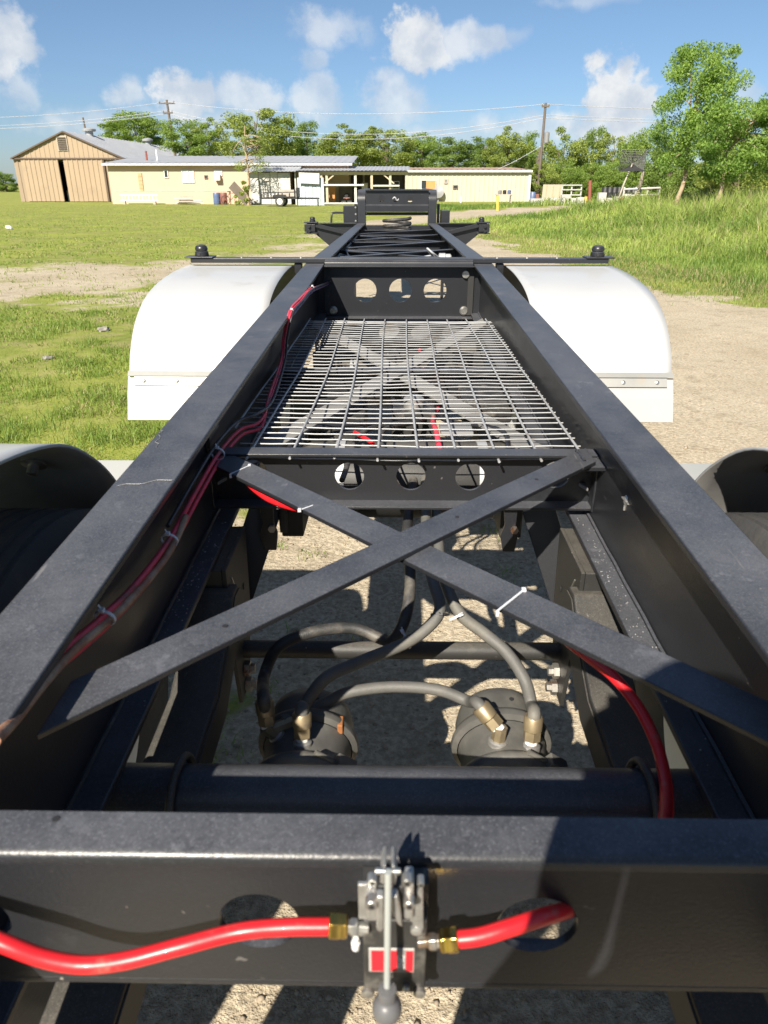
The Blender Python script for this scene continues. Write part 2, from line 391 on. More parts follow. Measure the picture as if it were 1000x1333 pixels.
# ================================================================== ground
def vnoise(x, y, seed=0):
    xi = np.floor(x); yi = np.floor(y); xf = x-xi; yf = y-yi
    def h(a, b):
        q = np.sin(a*127.1+b*311.7+seed*74.7)*43758.5453; return q-np.floor(q)
    u = xf*xf*(3-2*xf); v = yf*yf*(3-2*yf)
    return (h(xi, yi)*(1-u)+h(xi+1, yi)*u)*(1-v)+(h(xi, yi+1)*(1-u)+h(xi+1, yi+1)*u)*v
def fbm(x, y, sc_, seed=0, oc=4):
    t = 0; a = .5; f = 1/sc_
    for k in range(oc): t = t+a*vnoise(x*f+k*17.3, y*f-k*9.1, seed+k); a *= .5; f *= 2.03
    return t/(1-.5**oc)
def sst(x, a, b): t = np.clip((x-a)/(b-a), 0, 1); return t*t*(3-2*t)
def sdpoly(x, y, P):                 # positive inside
    d = np.full(np.shape(x), 1e9); ins = np.zeros(np.shape(x), bool); n = len(P)
    for i in range(n):
        (ax, ay), (bx, by) = P[i], P[(i+1) % n]; ex, ey = bx-ax, by-ay
        t = np.clip(((x-ax)*ex+(y-ay)*ey)/(ex*ex+ey*ey+1e-9), 0, 1)
        d = np.minimum(d, np.hypot(x-ax-t*ex, y-ay-t*ey))
        c = ((ay > y) != (by > y)) & (x < ex*(y-ay)/((ey if ey else 1e-9))+ax); ins ^= c
    return np.where(ins, d, -d)
def g2(px_, py_): q = atZ(px_, py_, 0); return (q.x, q.y)
POLY_TRACK = [(-1.55, -30), (-1.45, 2), (-1.5, 8), (-1.8, 12), g2(425, 322), g2(452, 300), g2(575, 297), g2(640, 314), g2(720, 336), g2(830, 362), g2(910, 386), g2(1010, 400), (9, 8), (11, -30)]
POLY_PATCH = [g2(-120, 356), g2(60, 348), g2(200, 348), g2(330, 324), g2(430, 305), g2(440, 330), g2(330, 352), g2(200, 396), g2(80, 392), g2(-120, 398)]
POLY_ROAD = [g2(452, 301), g2(540, 292), g2(640, 283), g2(700, 279.5), g2(860, 274), g2(1150, 270), g2(1150, 265), g2(860, 266), g2(760, 268), g2(690, 270), g2(600, 275), g2(530, 283), g2(450, 290)]
def grass_mask(x, y):
    far = np.clip(y/10, .5, 4)
    n = fbm(x, y, .9, 3)-.5; n2 = fbm(x, y, 2.6, 8)-.5; n3 = fbm(x, y, .22, 5, 3)-.5
    s1 = sst(sdpoly(x, y, POLY_TRACK)+n*2.3+n3*1.0, -.55, .75)
    s2 = sst(sdpoly(x, y, POLY_PATCH)+n*4.5+n2*4.0+n3*1.5, -2.2, 2.6)*.86
    s3 = sst(sdpoly(x, y, POLY_ROAD)+n*1.2, -.6, .5)*.95
    return 1-np.maximum(np.maximum(s1, s2), s3)
def ground_h(x, y):
    m = .28*sst(x, 9, 17)*sst(y, 13, 22)*(1-sst(y, 34, 48))
    return m+.02*(fbm(x, y, 1.7, 21)-.5)*sst(np.abs(x)+np.abs(y-2), 2.5, 7)+.022*(fbm(x, y, .42, 31, 3)-.5)+.030*np.maximum(fbm(x, y, .11, 37, 3)-.52, 0)*np.exp(-np.maximum(y-3, 0)/3)
def axis(lo, hi, fl, fh, step, grow=1.22):
    c = list(np.arange(fl, fh+1e-6, step)); s_ = step; q = fh
    while q < hi: s_ *= grow; q += s_; c.append(min(q, hi))
    s_ = step; q = fl
    while q > lo: s_ *= grow; q -= s_; c.insert(0, max(q, lo))
    return np.array(c)
gx = axis(-2500, 2500, -11, 13, .14); gy = axis(-200, 4000, -1, 24, .14, 1.15)
gx = np.unique(np.concatenate([gx[(gx < -1.3) | (gx > 2.0)], np.arange(-1.3, 2.0, .035)])); gy = np.unique(np.concatenate([gy[(gy < .7) | (gy > 4.2)], np.arange(.7, 4.2, .035)]))
GX, GY = np.meshgrid(gx, gy); GZ = ground_h(GX, GY)
nv = GX.size; me = bpy.data.meshes.new('ground')
ny_, nx_ = GX.shape; idx = np.arange(nv).reshape(ny_, nx_)
quads = np.stack([idx[:-1, :-1], idx[:-1, 1:], idx[1:, 1:], idx[1:, :-1]], -1).reshape(-1, 4)
def fast_mesh(name, V_, F_, smooth=False):
    me = bpy.data.meshes.new(name); k = F_.shape[1]
    me.vertices.add(len(V_)); me.vertices.foreach_set('co', V_.astype(np.float32).ravel())
    me.loops.add(F_.size); me.loops.foreach_set('vertex_index', F_.astype(np.int32).ravel())
    me.polygons.add(len(F_)); me.polygons.foreach_set('loop_start', np.arange(0, F_.size, k, dtype=np.int32)); me.polygons.foreach_set('loop_total', np.full(len(F_), k, np.int32))
    if smooth: me.polygons.foreach_set('use_smooth', np.ones(len(F_), bool))
    me.update(calc_edges=True); return me
me = fast_mesh('ground', np.stack([GX, GY, GZ], -1).reshape(-1, 3), quads, True)
at = me.attributes.new('grass', 'FLOAT', 'POINT'); at.data.foreach_set('value', grass_mask(GX, GY).astype(np.float32).ravel())
ground = bpy.data.objects.new('ground', me); COL.objects.link(ground); ground['kind'] = 'structure'
m, nt, b = new_mat('ground_soil')
geo = nn(nt, 'ShaderNodeNewGeometry'); v = geo.outputs['Position']
ga = nn(nt, 'ShaderNodeAttribute', attribute_name='grass')
n_b = noise(nt, v, .55, 5, .6); n_m = noise(nt, v, 4.5, 5, .65); n_f = noise(nt, v, 42, 4, .7); n_ff = noise(nt, v, 160, 2, .6)
dirt = mixc(nt, sstep(nt, n_b, .3, .7), (.47, .40, .29), (.60, .525, .40))
dirt = mixc(nt, mth(nt, 'MULTIPLY', sstep(nt, n_m, .5, .72), .55), dirt, (.25, .195, .125))
grit = sstep(nt, n_f, .36, .68)
dirt = mixc(nt, mth(nt, 'MULTIPLY', grit, .42), (.20, .165, .12), dirt) if False else mixc(nt, mth(nt, 'MULTIPLY', mth(nt, 'SUBTRACT', 1, grit), .6), dirt, (.19, .155, .11))
dirt = mixc(nt, mth(nt, 'MULTIPLY', sstep(nt, n_ff, .58, .75), .45), dirt, (.54, .48, .38))
sod = mixc(nt, sstep(nt, n_m, .3, .7), (.155, .19, .038), (.26, .285, .065))
sod = mixc(nt, mth(nt, 'MULTIPLY', sstep(nt, noise(nt, v, 2.2, 5, .7), .48, .62), .7), sod, (.30, .25, .14))
sod = mixc(nt, sstep(nt, n_b, .42, .72), sod, (.28, .31, .06))
sod = mixc(nt, mth(nt, 'MULTIPLY', sstep(nt, n_f, .5, .7), .5), sod, (.10, .14, .022))
sod = mixc(nt, mth(nt, 'MULTIPLY', sstep(nt, noise(nt, v, 1.3, 5, .7), .55, .75), .55), sod, (.33, .29, .13))
fac = sstep(nt, mth(nt, 'ADD', ga.outputs['Fac'], mth(nt, 'MULTIPLY', mth(nt, 'SUBTRACT', n_m, .5), .9)), .32, .68)
lk(nt, mixc(nt, fac, dirt, sod), b.inputs['Base Color']); b.inputs['Roughness'].default_value = .95; b.inputs['Specular IOR Level'].default_value = .15
bp = nn(nt, 'ShaderNodeBump'); bp.inputs['Strength'].default_value = .65; bp.inputs['Distance'].default_value = .04
lk(nt, mth(nt, 'ADD', mth(nt, 'MULTIPLY', n_f, .6), mth(nt, 'ADD', mth(nt, 'MULTIPLY', n_m, .7), mth(nt, 'MULTIPLY', n_ff, .18))), bp.inputs['Height']); lk(nt, bp.outputs[0], b.inputs['Normal'])
me.materials.append(MATS['ground_soil'])

# ------------------------------------------------------------------ blades
def blades(name, X, Y, Z, Hh, Wd, lean, mat, tint, label=None, cat=None):
    n = len(X); a = RNG.uniform(0, 2*PI, n); la = RNG.uniform(0, 2*PI, n); ca, sa = np.cos(a), np.sin(a)
    lx, ly = np.cos(la)*lean*Hh, np.sin(la)*lean*Hh; B = np.stack([X, Y, Z], -1)
    w0 = np.stack([ca*Wd/2, sa*Wd/2, np.zeros(n)], -1)
    M_ = B+np.stack([lx*.35, ly*.35, Hh*.55], -1); T = B+np.stack([lx, ly, Hh*np.clip(1-.35*lean, .3, 1)], -1)
    V_ = np.stack([B-w0, B+w0, M_+w0*.75, M_-w0*.75, T], 1).reshape(-1, 3); o = np.arange(n)*5
    F_ = np.concatenate([np.stack([o, o+1, o+2], -1), np.stack([o, o+2, o+3], -1), np.stack([o+3, o+2, o+4], -1)], 0)
    me = fast_mesh(name, V_, F_); at = me.attributes.new('tint', 'FLOAT', 'POINT'); at.data.foreach_set('value', np.repeat(np.clip(tint, 0, 1), 5).astype(np.float32))
    me.materials.append(MATS[mat]); ob = bpy.data.objects.new(name, me); COL.objects.link(ob)
    return tag(ob, label, cat, kind='stuff')
def scatter(n, y0, y1, k0, k1, pw=2.0):
    """points with density falling as distance**-pw; x between k0*y-c and k1*y+c"""
    u = RNG.uniform(0, 1, n); e = 2-pw
    Y = y0*(y1/y0)**u if abs(e) < 1e-3 else (y0**e+(y1**e-y0**e)*u)**(1/e)
    return RNG.uniform(0, 1, n)*(k1-k0)*Y+k0*Y, Y
# mown lawn left of the trailer
X, Y = scatter(150000, 2.2, 62, -.82, .0, 2.1)
gm = grass_mask(X, Y); clump = fbm(X, Y, .5, 44); keep = (RNG.uniform(0, 1, len(X)) < gm**1.5*(.08+1.6*sst(clump, .36, .64))*(.25+.95*sst(fbm(X, Y, 2.4, 61), .36, .56))) & (X < -1.35)
X, Y = X[keep], Y[keep]; cl = clump[keep]
tall = .028+.05*sst(cl, .45, .75)*np.exp(-np.maximum(Y-4, 0)/6)+.02*RNG.uniform(0, 1, len(X))
wd = .0045*np.clip(Y/4.5, 1, 6); tint = .25+.7*fbm(X, Y, 1.7, 12)+RNG.normal(0, .22, len(X))-.12-.22*np.exp(-np.maximum(Y-4, 0)/5)
blades('lawn_grass', X, Y, ground_h(X, Y), tall*RNG.uniform(.6, 1.3, len(X)), wd, RNG.uniform(.2, 1.1, len(X)), 'grass_blade', tint, 'short mown green lawn between the trailer and the buildings', 'grass')
sel = RNG.uniform(0, 1, len(X)) < .16
blades('dry_lawn_grass', X[sel]+.02, Y[sel], ground_h(X[sel], Y[sel]), tall[sel]*.9, wd[sel], RNG.uniform(.5, 1.4, sel.sum()), 'straw_blade', RNG.uniform(0, 1, sel.sum()), 'dry straw coloured blades lying through the mown lawn', 'grass')
# taller tufts beside the rear left fender and lawn clumps
cx_ = []; 
for k in range(150):
    y = 3.2+9*random.random()**1.6; x = -1.7-random.random()*(y*.62-1.0)
    if float(grass_mask(np.array([x]), np.array([y]))[0]) > .55: cx_.append((x, y))
cx_ = np.array(cx_); rep_ = 110; bx = np.repeat(cx_, rep_, 0)+RNG.normal(0, .085, (len(cx_)*rep_, 2))
blades('grass_tufts', bx[:, 0], bx[:, 1], ground_h(bx[:, 0], bx[:, 1]), RNG.uniform(.04, .13, len(bx)), np.full(len(bx), .005), RNG.uniform(.2, 1.0, len(bx)), 'grass_blade', .28+RNG.normal(0, .2, len(bx)), 'loose taller green grass tufts in the lawn beside the white fenders', 'grass')
# weeds on the right bank
X, Y = scatter(230000, 8.5, 62, .02, .85, 1.6)
gm = grass_mask(X, Y); edge = sst(-sdpoly(X, Y, POLY_TRACK), .1, 2.6); rd = sst(-sdpoly(X, Y, POLY_ROAD), .3, 1.5)
cl = fbm(X, Y, 1.3, 51); cl2 = fbm(X, Y, 4.2, 52)
keep = (RNG.uniform(0, 1, len(X)) < gm*(.15+1.2*cl)*rd)
X, Y, cl, cl2, edge = X[keep], Y[keep], cl[keep], cl2[keep], edge[keep]
big = sst(X, 3.5, 11)*sst(Y, 10, 16)*(1-.6*sst(Y, 38, 55))
hh = (.06+edge*(.08+.16*sst(cl, .35, .7)+.60*big*big*sst(cl2, .34, .62)+.42*sst(X, 8, 13)*sst(Y, 12, 18)*sst(cl, .3, .6)))*RNG.uniform(.55, 1.25, len(X))
wd = .007*np.clip(Y/9, 1, 5)*(1+.6*big)
tint = .33+1.9*(cl2-.48)+1.6*(fbm(X, Y, .7, 53)-.5)+RNG.normal(0, .17, len(X))
blades('bank_weeds', X, Y, ground_h(X, Y), hh, wd, RNG.uniform(.15, .8, len(X)), 'weed_blade', tint, 'tall dense green weeds growing on the bank beside the dirt track', 'weeds')
sel = RNG.uniform(0, 1, len(X)) < .10*sst(cl2, .4, .65)+.012+.50*(edge < .6)
blades('dry_stalks', X[sel], Y[sel], ground_h(X[sel], Y[sel]), hh[sel]*1.05, wd[sel]*.7, RNG.uniform(.1, .6, sel.sum()), 'straw_blade', RNG.uniform(0, 1, sel.sum()), 'straw coloured dry grass stalks among the bank weeds', 'weeds')
# thin grass in the dirt under the trailer
pts_ = []
for k in range(70):
    x, y = random.uniform(-1.3, 1.6), random.uniform(1.2, 4.5)
    if random.random() < .25+.5*(x < -.3): pts_.append((x, y))
pts_ = np.array(pts_); bx = np.repeat(pts_, 26, 0)+RNG.normal(0, .045, (len(pts_)*26, 2))
blades('sparse_grass', bx[:, 0], bx[:, 1], ground_h(bx[:, 0], bx[:, 1]), RNG.uniform(.015, .06, len(bx)), np.full(len(bx), .0035), RNG.uniform(.3, 1.3, len(bx)), 'grass_blade', .45+RNG.normal(0, .2, len(bx)), 'sparse short grass growing in the gravel under the trailer', 'grass')

# ------------------------------------------------------------------ loose stones
def stones(name, X, Y, R, mat, label):
    base = np.array([(1, 0, 0), (-1, 0, 0), (0, 1, 0), (0, -1, 0), (0, 0, 1), (0, 0, -1), (.7, .7, .3), (-.7, .7, .35), (-.7, -.7, .3), (.7, -.7, .35)], float)
    tri = np.array([(0, 6, 4), (6, 2, 4), (2, 7, 4), (7, 1, 4), (1, 8, 4), (8, 3, 4), (3, 9, 4), (9, 0, 4), (0, 5, 6), (6, 5, 2), (2, 5, 7), (7, 5, 1), (1, 5, 8), (8, 5, 3), (3, 5, 9), (9, 5, 0)])
    n = len(X); V_ = base[None]*RNG.uniform(.65, 1.2, (n, 10, 1))*R[:, None, None]*RNG.uniform(.6, 1.1, (n, 1, 3)); V_[:, :, 2] *= .62
    a = RNG.uniform(0, 2*PI, n); c, s_ = np.cos(a)[:, None], np.sin(a)[:, None]
    x = V_[:, :, 0]*c-V_[:, :, 1]*s_+X[:, None]; y = V_[:, :, 0]*s_+V_[:, :, 1]*c+Y[:, None]; z = V_[:, :, 2]+(ground_h(X, Y)+R*.12)[:, None]
    F_ = (tri[None]+(np.arange(n)*10)[:, None, None]).reshape(-1, 3)
    me = fast_mesh(name, np.stack([x, y, z], -1).reshape(-1, 3), F_); at = me.attributes.new('tint', 'FLOAT', 'POINT'); at.data.foreach_set('value', np.repeat(RNG.uniform(0, 1, n), 10).astype(np.float32))
    me.materials.append(MATS[mat]); ob = bpy.data.objects.new(name, me); COL.objects.link(ob); return tag(ob, label, 'gravel', kind='stuff')
m, nt, b = new_mat('stone'); at = nn(nt, 'ShaderNodeAttribute', attribute_name='tint'); geo = nn(nt, 'ShaderNodeNewGeometry')
c = mixc(nt, at.outputs['Fac'], (.22, .175, .125), (.40, .325, .225)); c = mixc(nt, mth(nt, 'MULTIPLY', noise(nt, geo.outputs['Position'], 60, 3), .5), c, (.28, .24, .19))
lk(nt, c, b.inputs['Base Color']); b.inputs['Roughness'].default_value = .9
simple('stone_grey', (.24, .22, .20), .9, var=.3, scale=20)
n = 34000; Y = .2+8.5*RNG.uniform(0, 1, n)**1.7; X = RNG.uniform(-1.6, 4.6, n)*np.clip(.45+Y/7, 0, 1.15)
R = .003+.009*RNG.uniform(0, 1, n)**5+.003*np.clip(Y/6, 0, 1); keep = RNG.uniform(0, 1, n) < (1-grass_mask(X, Y))*(.3+fbm(X, Y, .5, 71)); 
stones('gravel', X[keep], Y[keep], R[keep], 'stone', 'small loose tan gravel scattered over the dirt under the trailer')
n = 60; Y = 1.6+7*RNG.uniform(0, 1, n); X = RNG.uniform(-1.2, 4.0, n)
stones('pebbles', X, Y, RNG.uniform(.010, .026, n), 'stone', 'larger tan pebbles lying on the dirt')
for k, (px_, py_, r_) in enumerate(((136, 431, .075), (62, 468, .055))):
    gx_, gy_ = g2(px_, py_)
    V0 = MB(); bm = bmesh.new(); bmesh.ops.create_icosphere(bm, subdivisions=2, radius=r_)
    for v_ in bm.verts: v_.co *= 1+.28*math.sin(v_.co.x*70+k)*math.cos(v_.co.y*55+k*2); v_.co.z *= .5
    me = bpy.data.meshes.new('rock'); bm.to_mesh(me); bm.free(); me.materials.append(MATS['stone_grey'])
    o = bpy.data.objects.new('rock', me); COL.objects.link(o); o.location = (gx_, gy_, float(ground_h(np.array([gx_]), np.array([gy_]))[0])+r_*.2)
    tag(o, ['pale flat rock lying in the lawn nearest the bare dirt patch', 'small grey rock lying in the lawn between grass tufts'][k], 'rock')
q = g2(12, 299); m = MB(); m.lathe([(.12, 0), (.14, .03), (.13, .09), (.06, .13), (.02, .14)], (q[0], q[1], .02), (.3, .2, 1), 9); tag(m.build('litter', 'white_plain'), 'crumpled white litter lying on the far lawn', 'litter')

# ================================================================== buildings
def wx(px_, py_, Y): return atY(px_, py_, Y).x
def wz(py_, Y): return atY(515, py_, Y).z
def corr(m, x0, x1, zb, ztf, y, pitch=.28, d=.035):
    """ribbed metal sheet in the XZ plane facing -Y; ztf gives the top at x"""
    n = max(2, int(round(abs(x1-x0)/pitch))); vs = []; fs = []
    for i in range(n):
        a = x0+(x1-x0)*i/n; w_ = (x1-x0)/n
        for (t, dd) in ((0, 0), (.62, 0), (.72, -d), (.90, -d)): vs += [(a+w_*t, y+dd, zb), (a+w_*t, y+dd, ztf(a+w_*t))]
    vs += [(x1, y, zb), (x1, y, ztf(x1))]; k = len(vs)//2
    m.add(vs, [(2*i, 2*i+2, 2*i+3, 2*i+1) for i in range(k-1)]); return m
def corr_roof(m, xa, za, xb, zb, y0, y1, pitch=.6, d=.04):
    """ribbed roof plane: from (xa,za) eave to (xb,zb) ridge, ribs run up the slope"""
    n = int((y1-y0)/pitch); vs = []
    for i in range(n):
        a = y0+(y1-y0)*i/n; w_ = (y1-y0)/n
        for (t, dd) in ((0, 0), (.8, 0), (.86, d), (.95, d)): vs += [(xa, a+w_*t, za+dd), (xb, a+w_*t, zb+dd)]
    vs += [(xa, y1, za), (xb, y1, zb)]; k = len(vs)//2
    m.add(vs, [(2*i, 2*i+2, 2*i+3, 2*i+1) for i in range(k-1)]); return m
# ---- tan barn
YBn = 72.0
xl_ = wx(17, 205, YBn); xp = wx(83, 170, YBn); xr_ = 2*xp-xl_; ze = wz(205, YBn); zp = wz(171, YBn); L_ = 31
barn = thing('barn', 'tan ribbed metal barn with a gap between its tall sliding doors', 'barn', (xp, YBn, 0))
gab = lambda x: zp-(zp-ze)*abs(x-xp)/(xr_-xp)
corr(MB(), xl_, xr_, ze-.05, gab, YBn-.10, .45).build('gable_siding', 'barn_tan_light', barn)
xd = [wx(34, 240, YBn), wx(81, 235, YBn), wx(88.5, 240, YBn), wx(139, 240, YBn)]
corr(MB(), xl_, xd[0]+.1, .02, lambda x: ze-.10, YBn, .45, .05).build('wall_panel', 'barn_tan', barn)
corr(MB(), xd[0], xd[1], .05, lambda x: ze-.12, YBn-.16, .45, .05).build('sliding_door', 'barn_tan_light', barn)
corr(MB(), xd[2], xd[3], .05, lambda x: ze-.12, YBn-.16, .45, .05).build('sliding_door', 'barn_tan_light', barn)
corr(MB(), xd[3]-.1, xr_, .02, lambda x: ze-.10, YBn, .45, .05).build('wall_panel', 'barn_tan', barn)
MB().box(xl_-.02, xr_+.02, YBn-.26, YBn-.16, ze-.14, ze-.02).build('door_track', 'barn_trim', barn)
MB().box(xd[3]+.0, xd[3]+.12, YBn-.2, YBn-.05, 0, ze-.12).build('door_edge', 'barn_trim', barn)
for sx_, X0 in ((-1, xl_), (1, xr_)):
    MB().box(X0-.02, X0+.02, YBn+.02, YBn+L_, 0, ze-.01).build('side_wall', 'barn_tan', barn)
    m = MB(); m.prism([(X0+sx_*.1, gab(X0)-.14), (X0+sx_*.1, gab(X0)-.02), (xp, zp+.06), (xp, zp-.06)], lambda p, q_, t: (p, t, q_), YBn-.34, YBn-.28); m.build('barge_board', 'barn_trim', barn)
    m = corr_roof(MB(), X0+sx_*.12, gab(X0)-.04, xp, zp+.05, YBn-.3, YBn+L_, .9); m.build('roof_slope', 'tin_roof', barn)
MB().box(xl_, xr_, YBn+L_, YBn+L_+.1, 0, ze).build('back_wall', 'barn_tan', barn)
MB().box(xl_+.1, xr_-.1, YBn+9, YBn+9.1, 0, ze-.2).build('inner_wall', 'dark_inside', barn)
v0, v1 = atY(75, 178, YBn), atY(89, 195, YBn)
lv = MB().box(v0.x-.08, v1.x+.08, YBn-.2, YBn-.14, v1.z-.08, v0.z+.08).build('louvre_vent', 'grey_wood', barn)
for k in range(7):
    z = v1.z+(v0.z-v1.z)*(k+.5)/7; m = MB(); m.obox(((v0.x+v1.x)/2, YBn-.24, z), ((1, 0, 0), (0, .7, .7), (0, -.7, .7)), ((v1.x-v0.x)/2, .07, .012)); m.build('slat', 'pole_wood', lv)
for (px_, py_, yy) in ((101, 172, 6), (167, 180, 24)):
    q = (xp, YBn+yy, zp)
    m = MB(); m.lathe([(.35, -.3), (.35, .35), (.62, .38), (.66, .55), (.5, .62), (.1, .7)], q, (0, 0, 1), 18); m.build('roof_turbine', 'galvanised', barn, smooth=40)
q = atY(86, 232, YBn+.6); tag(MB().box(q.x-.25, q.x+.3, YBn+.8, YBn+1.4, .02, 1.0).build('white_drum', 'white_plain', bevel=.1, seg=3), 'white drum standing inside the barn door gap', 'drum')
# ---- yellow house
YH = 65.0
xa, xb = wx(147, 265, YH), wx(455, 262, YH); zh = wz(213, YH)
house = thing('house', 'long low yellow stucco house with a pale metal roof', 'house', ((xa+xb)/2, YH, 0))
MB().box(xa, xb, YH, YH+9, 0, zh-.02).build('wall', 'house_yellow', house)
m = MB(); n = 70; vs = []
for i in range(n+1):
    x = xa-.35+(xb-xa+.7)*i/n; d = .035*(i % 2); vs += [(x, YH-.55, zh+.02+d), (x, YH+9.4, zh+.85+d)]
m.add(vs, [(2*i, 2*i+2, 2*i+3, 2*i+1) for i in range(n)]); m.build('roof', 'tin_roof', house)
MB().box(xa-.3, xb+.3, YH-.52, YH-.46, zh-.14, zh+.015).build('fascia', 'trim_white', house)
def hwin(px0, px1, py0, py1, Y, par, frame, pane, mull=0, name='window'):
    a, b = atY(px0, py0, Y), atY(px1, py1, Y); f = MB(); t = .07
    f.box(a.x, b.x, Y-.07, Y-.002, a.z-t, a.z); f.box(a.x, b.x, Y-.07, Y-.002, b.z, b.z+t); f.box(a.x, a.x+t, Y-.069, Y-.003, b.z+t, a.z-t); f.box(b.x-t, b.x, Y-.069, Y-.003, b.z+t, a.z-t)
    for k in range(mull): xx = a.x+(b.x-a.x)*(k+1)/(mull+1); f.box(xx-t/2, xx+t/2, Y-.068, Y-.004, b.z+t, a.z-t)
    o = f.build(name, frame, par); MB().box(a.x+t, b.x-t, Y-.02, Y-.001, b.z+t, a.z-t).build('pane', pane, o); return o
hwin(213, 220, 221, 232, YH, house, 'trim_white', 'glass_dark')
hwin(236, 254, 221, 238, YH, house, 'trim_white', 'glass_pale', 1)
hwin(279, 290, 221, 229, YH, house, 'trim_white', 'glass_pale')
q0, q1 = atY(280, 227, YH), atY(288, 235, YH); MB().box(q0.x, q1.x, YH-.45, YH-.03, q1.z, q0.z).build('air_conditioner', 'white_plain', house, bevel=.02)
hwin(266, 271, 228, 233, YH, house, 'pole_wood', 'glass_dark', name='wall_vent')
q0, q1 = atY(179, 225, YH), atY(188, 251, YH); dr = MB().box(q0.x, q1.x, YH-.05, YH-.002, q1.z, q0.z).build('boarded_door', 'board_yellow', house)
for k in range(5): z = q1.z+(q0.z-q1.z)*(k+.5)/5; MB().box(q0.x+.02, q1.x-.02, YH-.075, YH-.051, z-.13, z+.13).build('plank', 'board_yellow', dr)
MB().box(xa+.1, wx(300, 260, YH), YH-.12, YH-.001, .0, .95).build('plinth', 'house_yellow', house)
MB().tube([(xa+.4, YH-.1, .98), (wx(300, 255, YH), YH-.1, .98)], .03, 6, 0).build('pipe', 'grey_wood', house)
MB().lathe([(.07, 0), (.07, .8)], (wx(195, 205, YH), YH+2, zh+.3), (0, 0, 1), 8).build('vent_pipe', 'white_plain', house); MB().lathe([(.09, 0), (.09, .7)], (wx(181, 205, YH), YH+2, zh+.3), (0, 0, 1), 8).build('vent_pipe', 'red_brown', house)
# ladder lying along the wall
l0, l1 = atY(157, 262, YH-1), atY(206, 263, YH-1); lad = thing('ladder', 'aluminium ladder propped on its side along the yellow house', 'ladder', (l0.x, YH-1, 0))
for z in (.30, .72): MB().box(l0.x, l1.x, YH-.96, YH-.92, z-.04, z+.04).build('rail', 'white_plain', lad)
for k in range(11): x = l0.x+.15+(l1.x-l0.x-.3)*k/10; MB().tube([(x, YH-.94, .3), (x, YH-.94, .72)], .035, 6, 0).build('rung', 'white_plain', lad)
for x in (l0.x+.3, l1.x-.3): MB().box(x-.1, x+.1, YH-1.1, YH-.8, 0, .259).build('support_block', 'grey_wood', lad)
# pile of pale boards
p0, p1 = atY(224, 264, YH-1), atY(262, 262, YH-1); pile = thing('board_pile', 'low pile of pale boards beside the yellow house wall', 'pile', (p0.x, YH-1, 0))
for k in range(7): x = random.uniform(0, .5); m = MB(); m.obox(((p0.x+p1.x)/2+random.uniform(-.5, .5), YH-1.2+random.uniform(-.2, .2), .06+.085*k), ((math.cos(.06*k), math.sin(.06*k), 0), (-math.sin(.06*k), math.cos(.06*k), 0), (0, 0, 1)), ((p1.x-p0.x)/2*(1-.09*k), .13, .035)); m.build('board', 'white_wall' if k % 2 else 'grey_wood', pile)
# ---- white shed
YS = 63.0
sa, sb = wx(327, 265, YS), wx(387, 265, YS); zs = wz(224, YS)
shed = thing('shed', 'white board shed with open dark doorway next to the yellow house', 'shed', ((sa+sb)/2, YS, 0))
xs_ = [wx(q, 250, YS) for q in (327, 338, 353, 363, 379)]
for k in range(4): MB().box(xs_[k]+.02, xs_[k+1]-.02, YS-.05-.01*(k % 2), YS, .05, zs-.05*(k % 2)).build('wall_board', 'white_wall', shed)
MB().box(sa, xs_[4], YS+.001, YS+.1, 0, zs-.06).build('wall', 'grey_wood', shed); MB().box(sa, sa+.1, YS+.11, YS+1.9, 0, zs-.06).build('side_wall', 'white_wall', shed)
MB().box(xs_[4], sb, YS+1.2, YS+1.25, 0, zs).build('doorway', 'dark_inside', shed); MB().box(sb-.12, sb, YS-.04, YS+1.19, 0, zs).build('door_post', 'white_wall', shed)
m = MB(); vs = []
for i in range(31): x = sa-.3+(sb-sa+.6)*i/30; vs += [(x, YS-.6, zs+.02+.03*(i % 2)), (x, YS+2.0, zs+.5+.03*(i % 2))]
m.add(vs, [(2*i, 2*i+2, 2*i+3, 2*i+1) for i in range(30)]); m.build('roof', 'tin_roof', shed)
# ---- carport / open lean-to
YC = 62.0
ca, cb = wx(390, 262, YC), wx(531, 262, YC); zc = wz(222.5, YC)
cp = thing('carport', 'open timber carport with a corrugated tin roof and white rails', 'carport', ((ca+cb)/2, YC, 0))
m = MB(); vs = []
for i in range(61): x = ca-.3+(cb-ca+.5)*i/60; vs += [(x, YC-.5, zc+.0+.04*(i % 2)), (x, YC+6, zc+.42+.04*(i % 2))]
m.add(vs, [(2*i, 2*i+2, 2*i+3, 2*i+1) for i in range(60)]); m.build('roof', 'tin_roof', cp)
for px_ in (419, 426, 463, 484, 508, 529): x = wx(px_, 250, YC); MB().box(x-.09, x+.09, YC-.09, YC+.09, 0, zc-.02).build('post', 'pale_wood' if px_ != 463 else 'trim_white', cp)
for px_ in (419, 470, 529): x = wx(px_, 250, YC); MB().box(x-.08, x+.08, YC+5.7, YC+5.9, 0, zc+.3).build('post', 'pale_wood', cp)
MB().box(ca, cb, YC-.12, YC-.091, zc-.28, zc-.04).build('beam', 'pale_wood', cp)
for (px_, s_) in ((430, 1), (505, -1)): x = wx(px_, 240, YC); m = MB(); m.bar((x-s_*.5, YC-.06, zc-.9), (x+s_*.3, YC-.06, zc-.3), .09, .05, (0, 1, 0)); m.build('knee_brace', 'pale_wood', cp)
for (r_, a, b) in ((241, 415, 474), (265, 415, 474), (242, 486, 520)): z = wz(r_, YC-.2); MB().tube([(wx(a, r_, YC), YC-.2, z), (wx(b, r_, YC), YC-.2, z)], .07, 8, 0).build('rail', 'trim_white', cp, smooth=40)
MB().box(ca+.8, cb, YC+5.95, YC+6.05, 0, zc+.35).build('back_wall', 'pole_wood', cp)
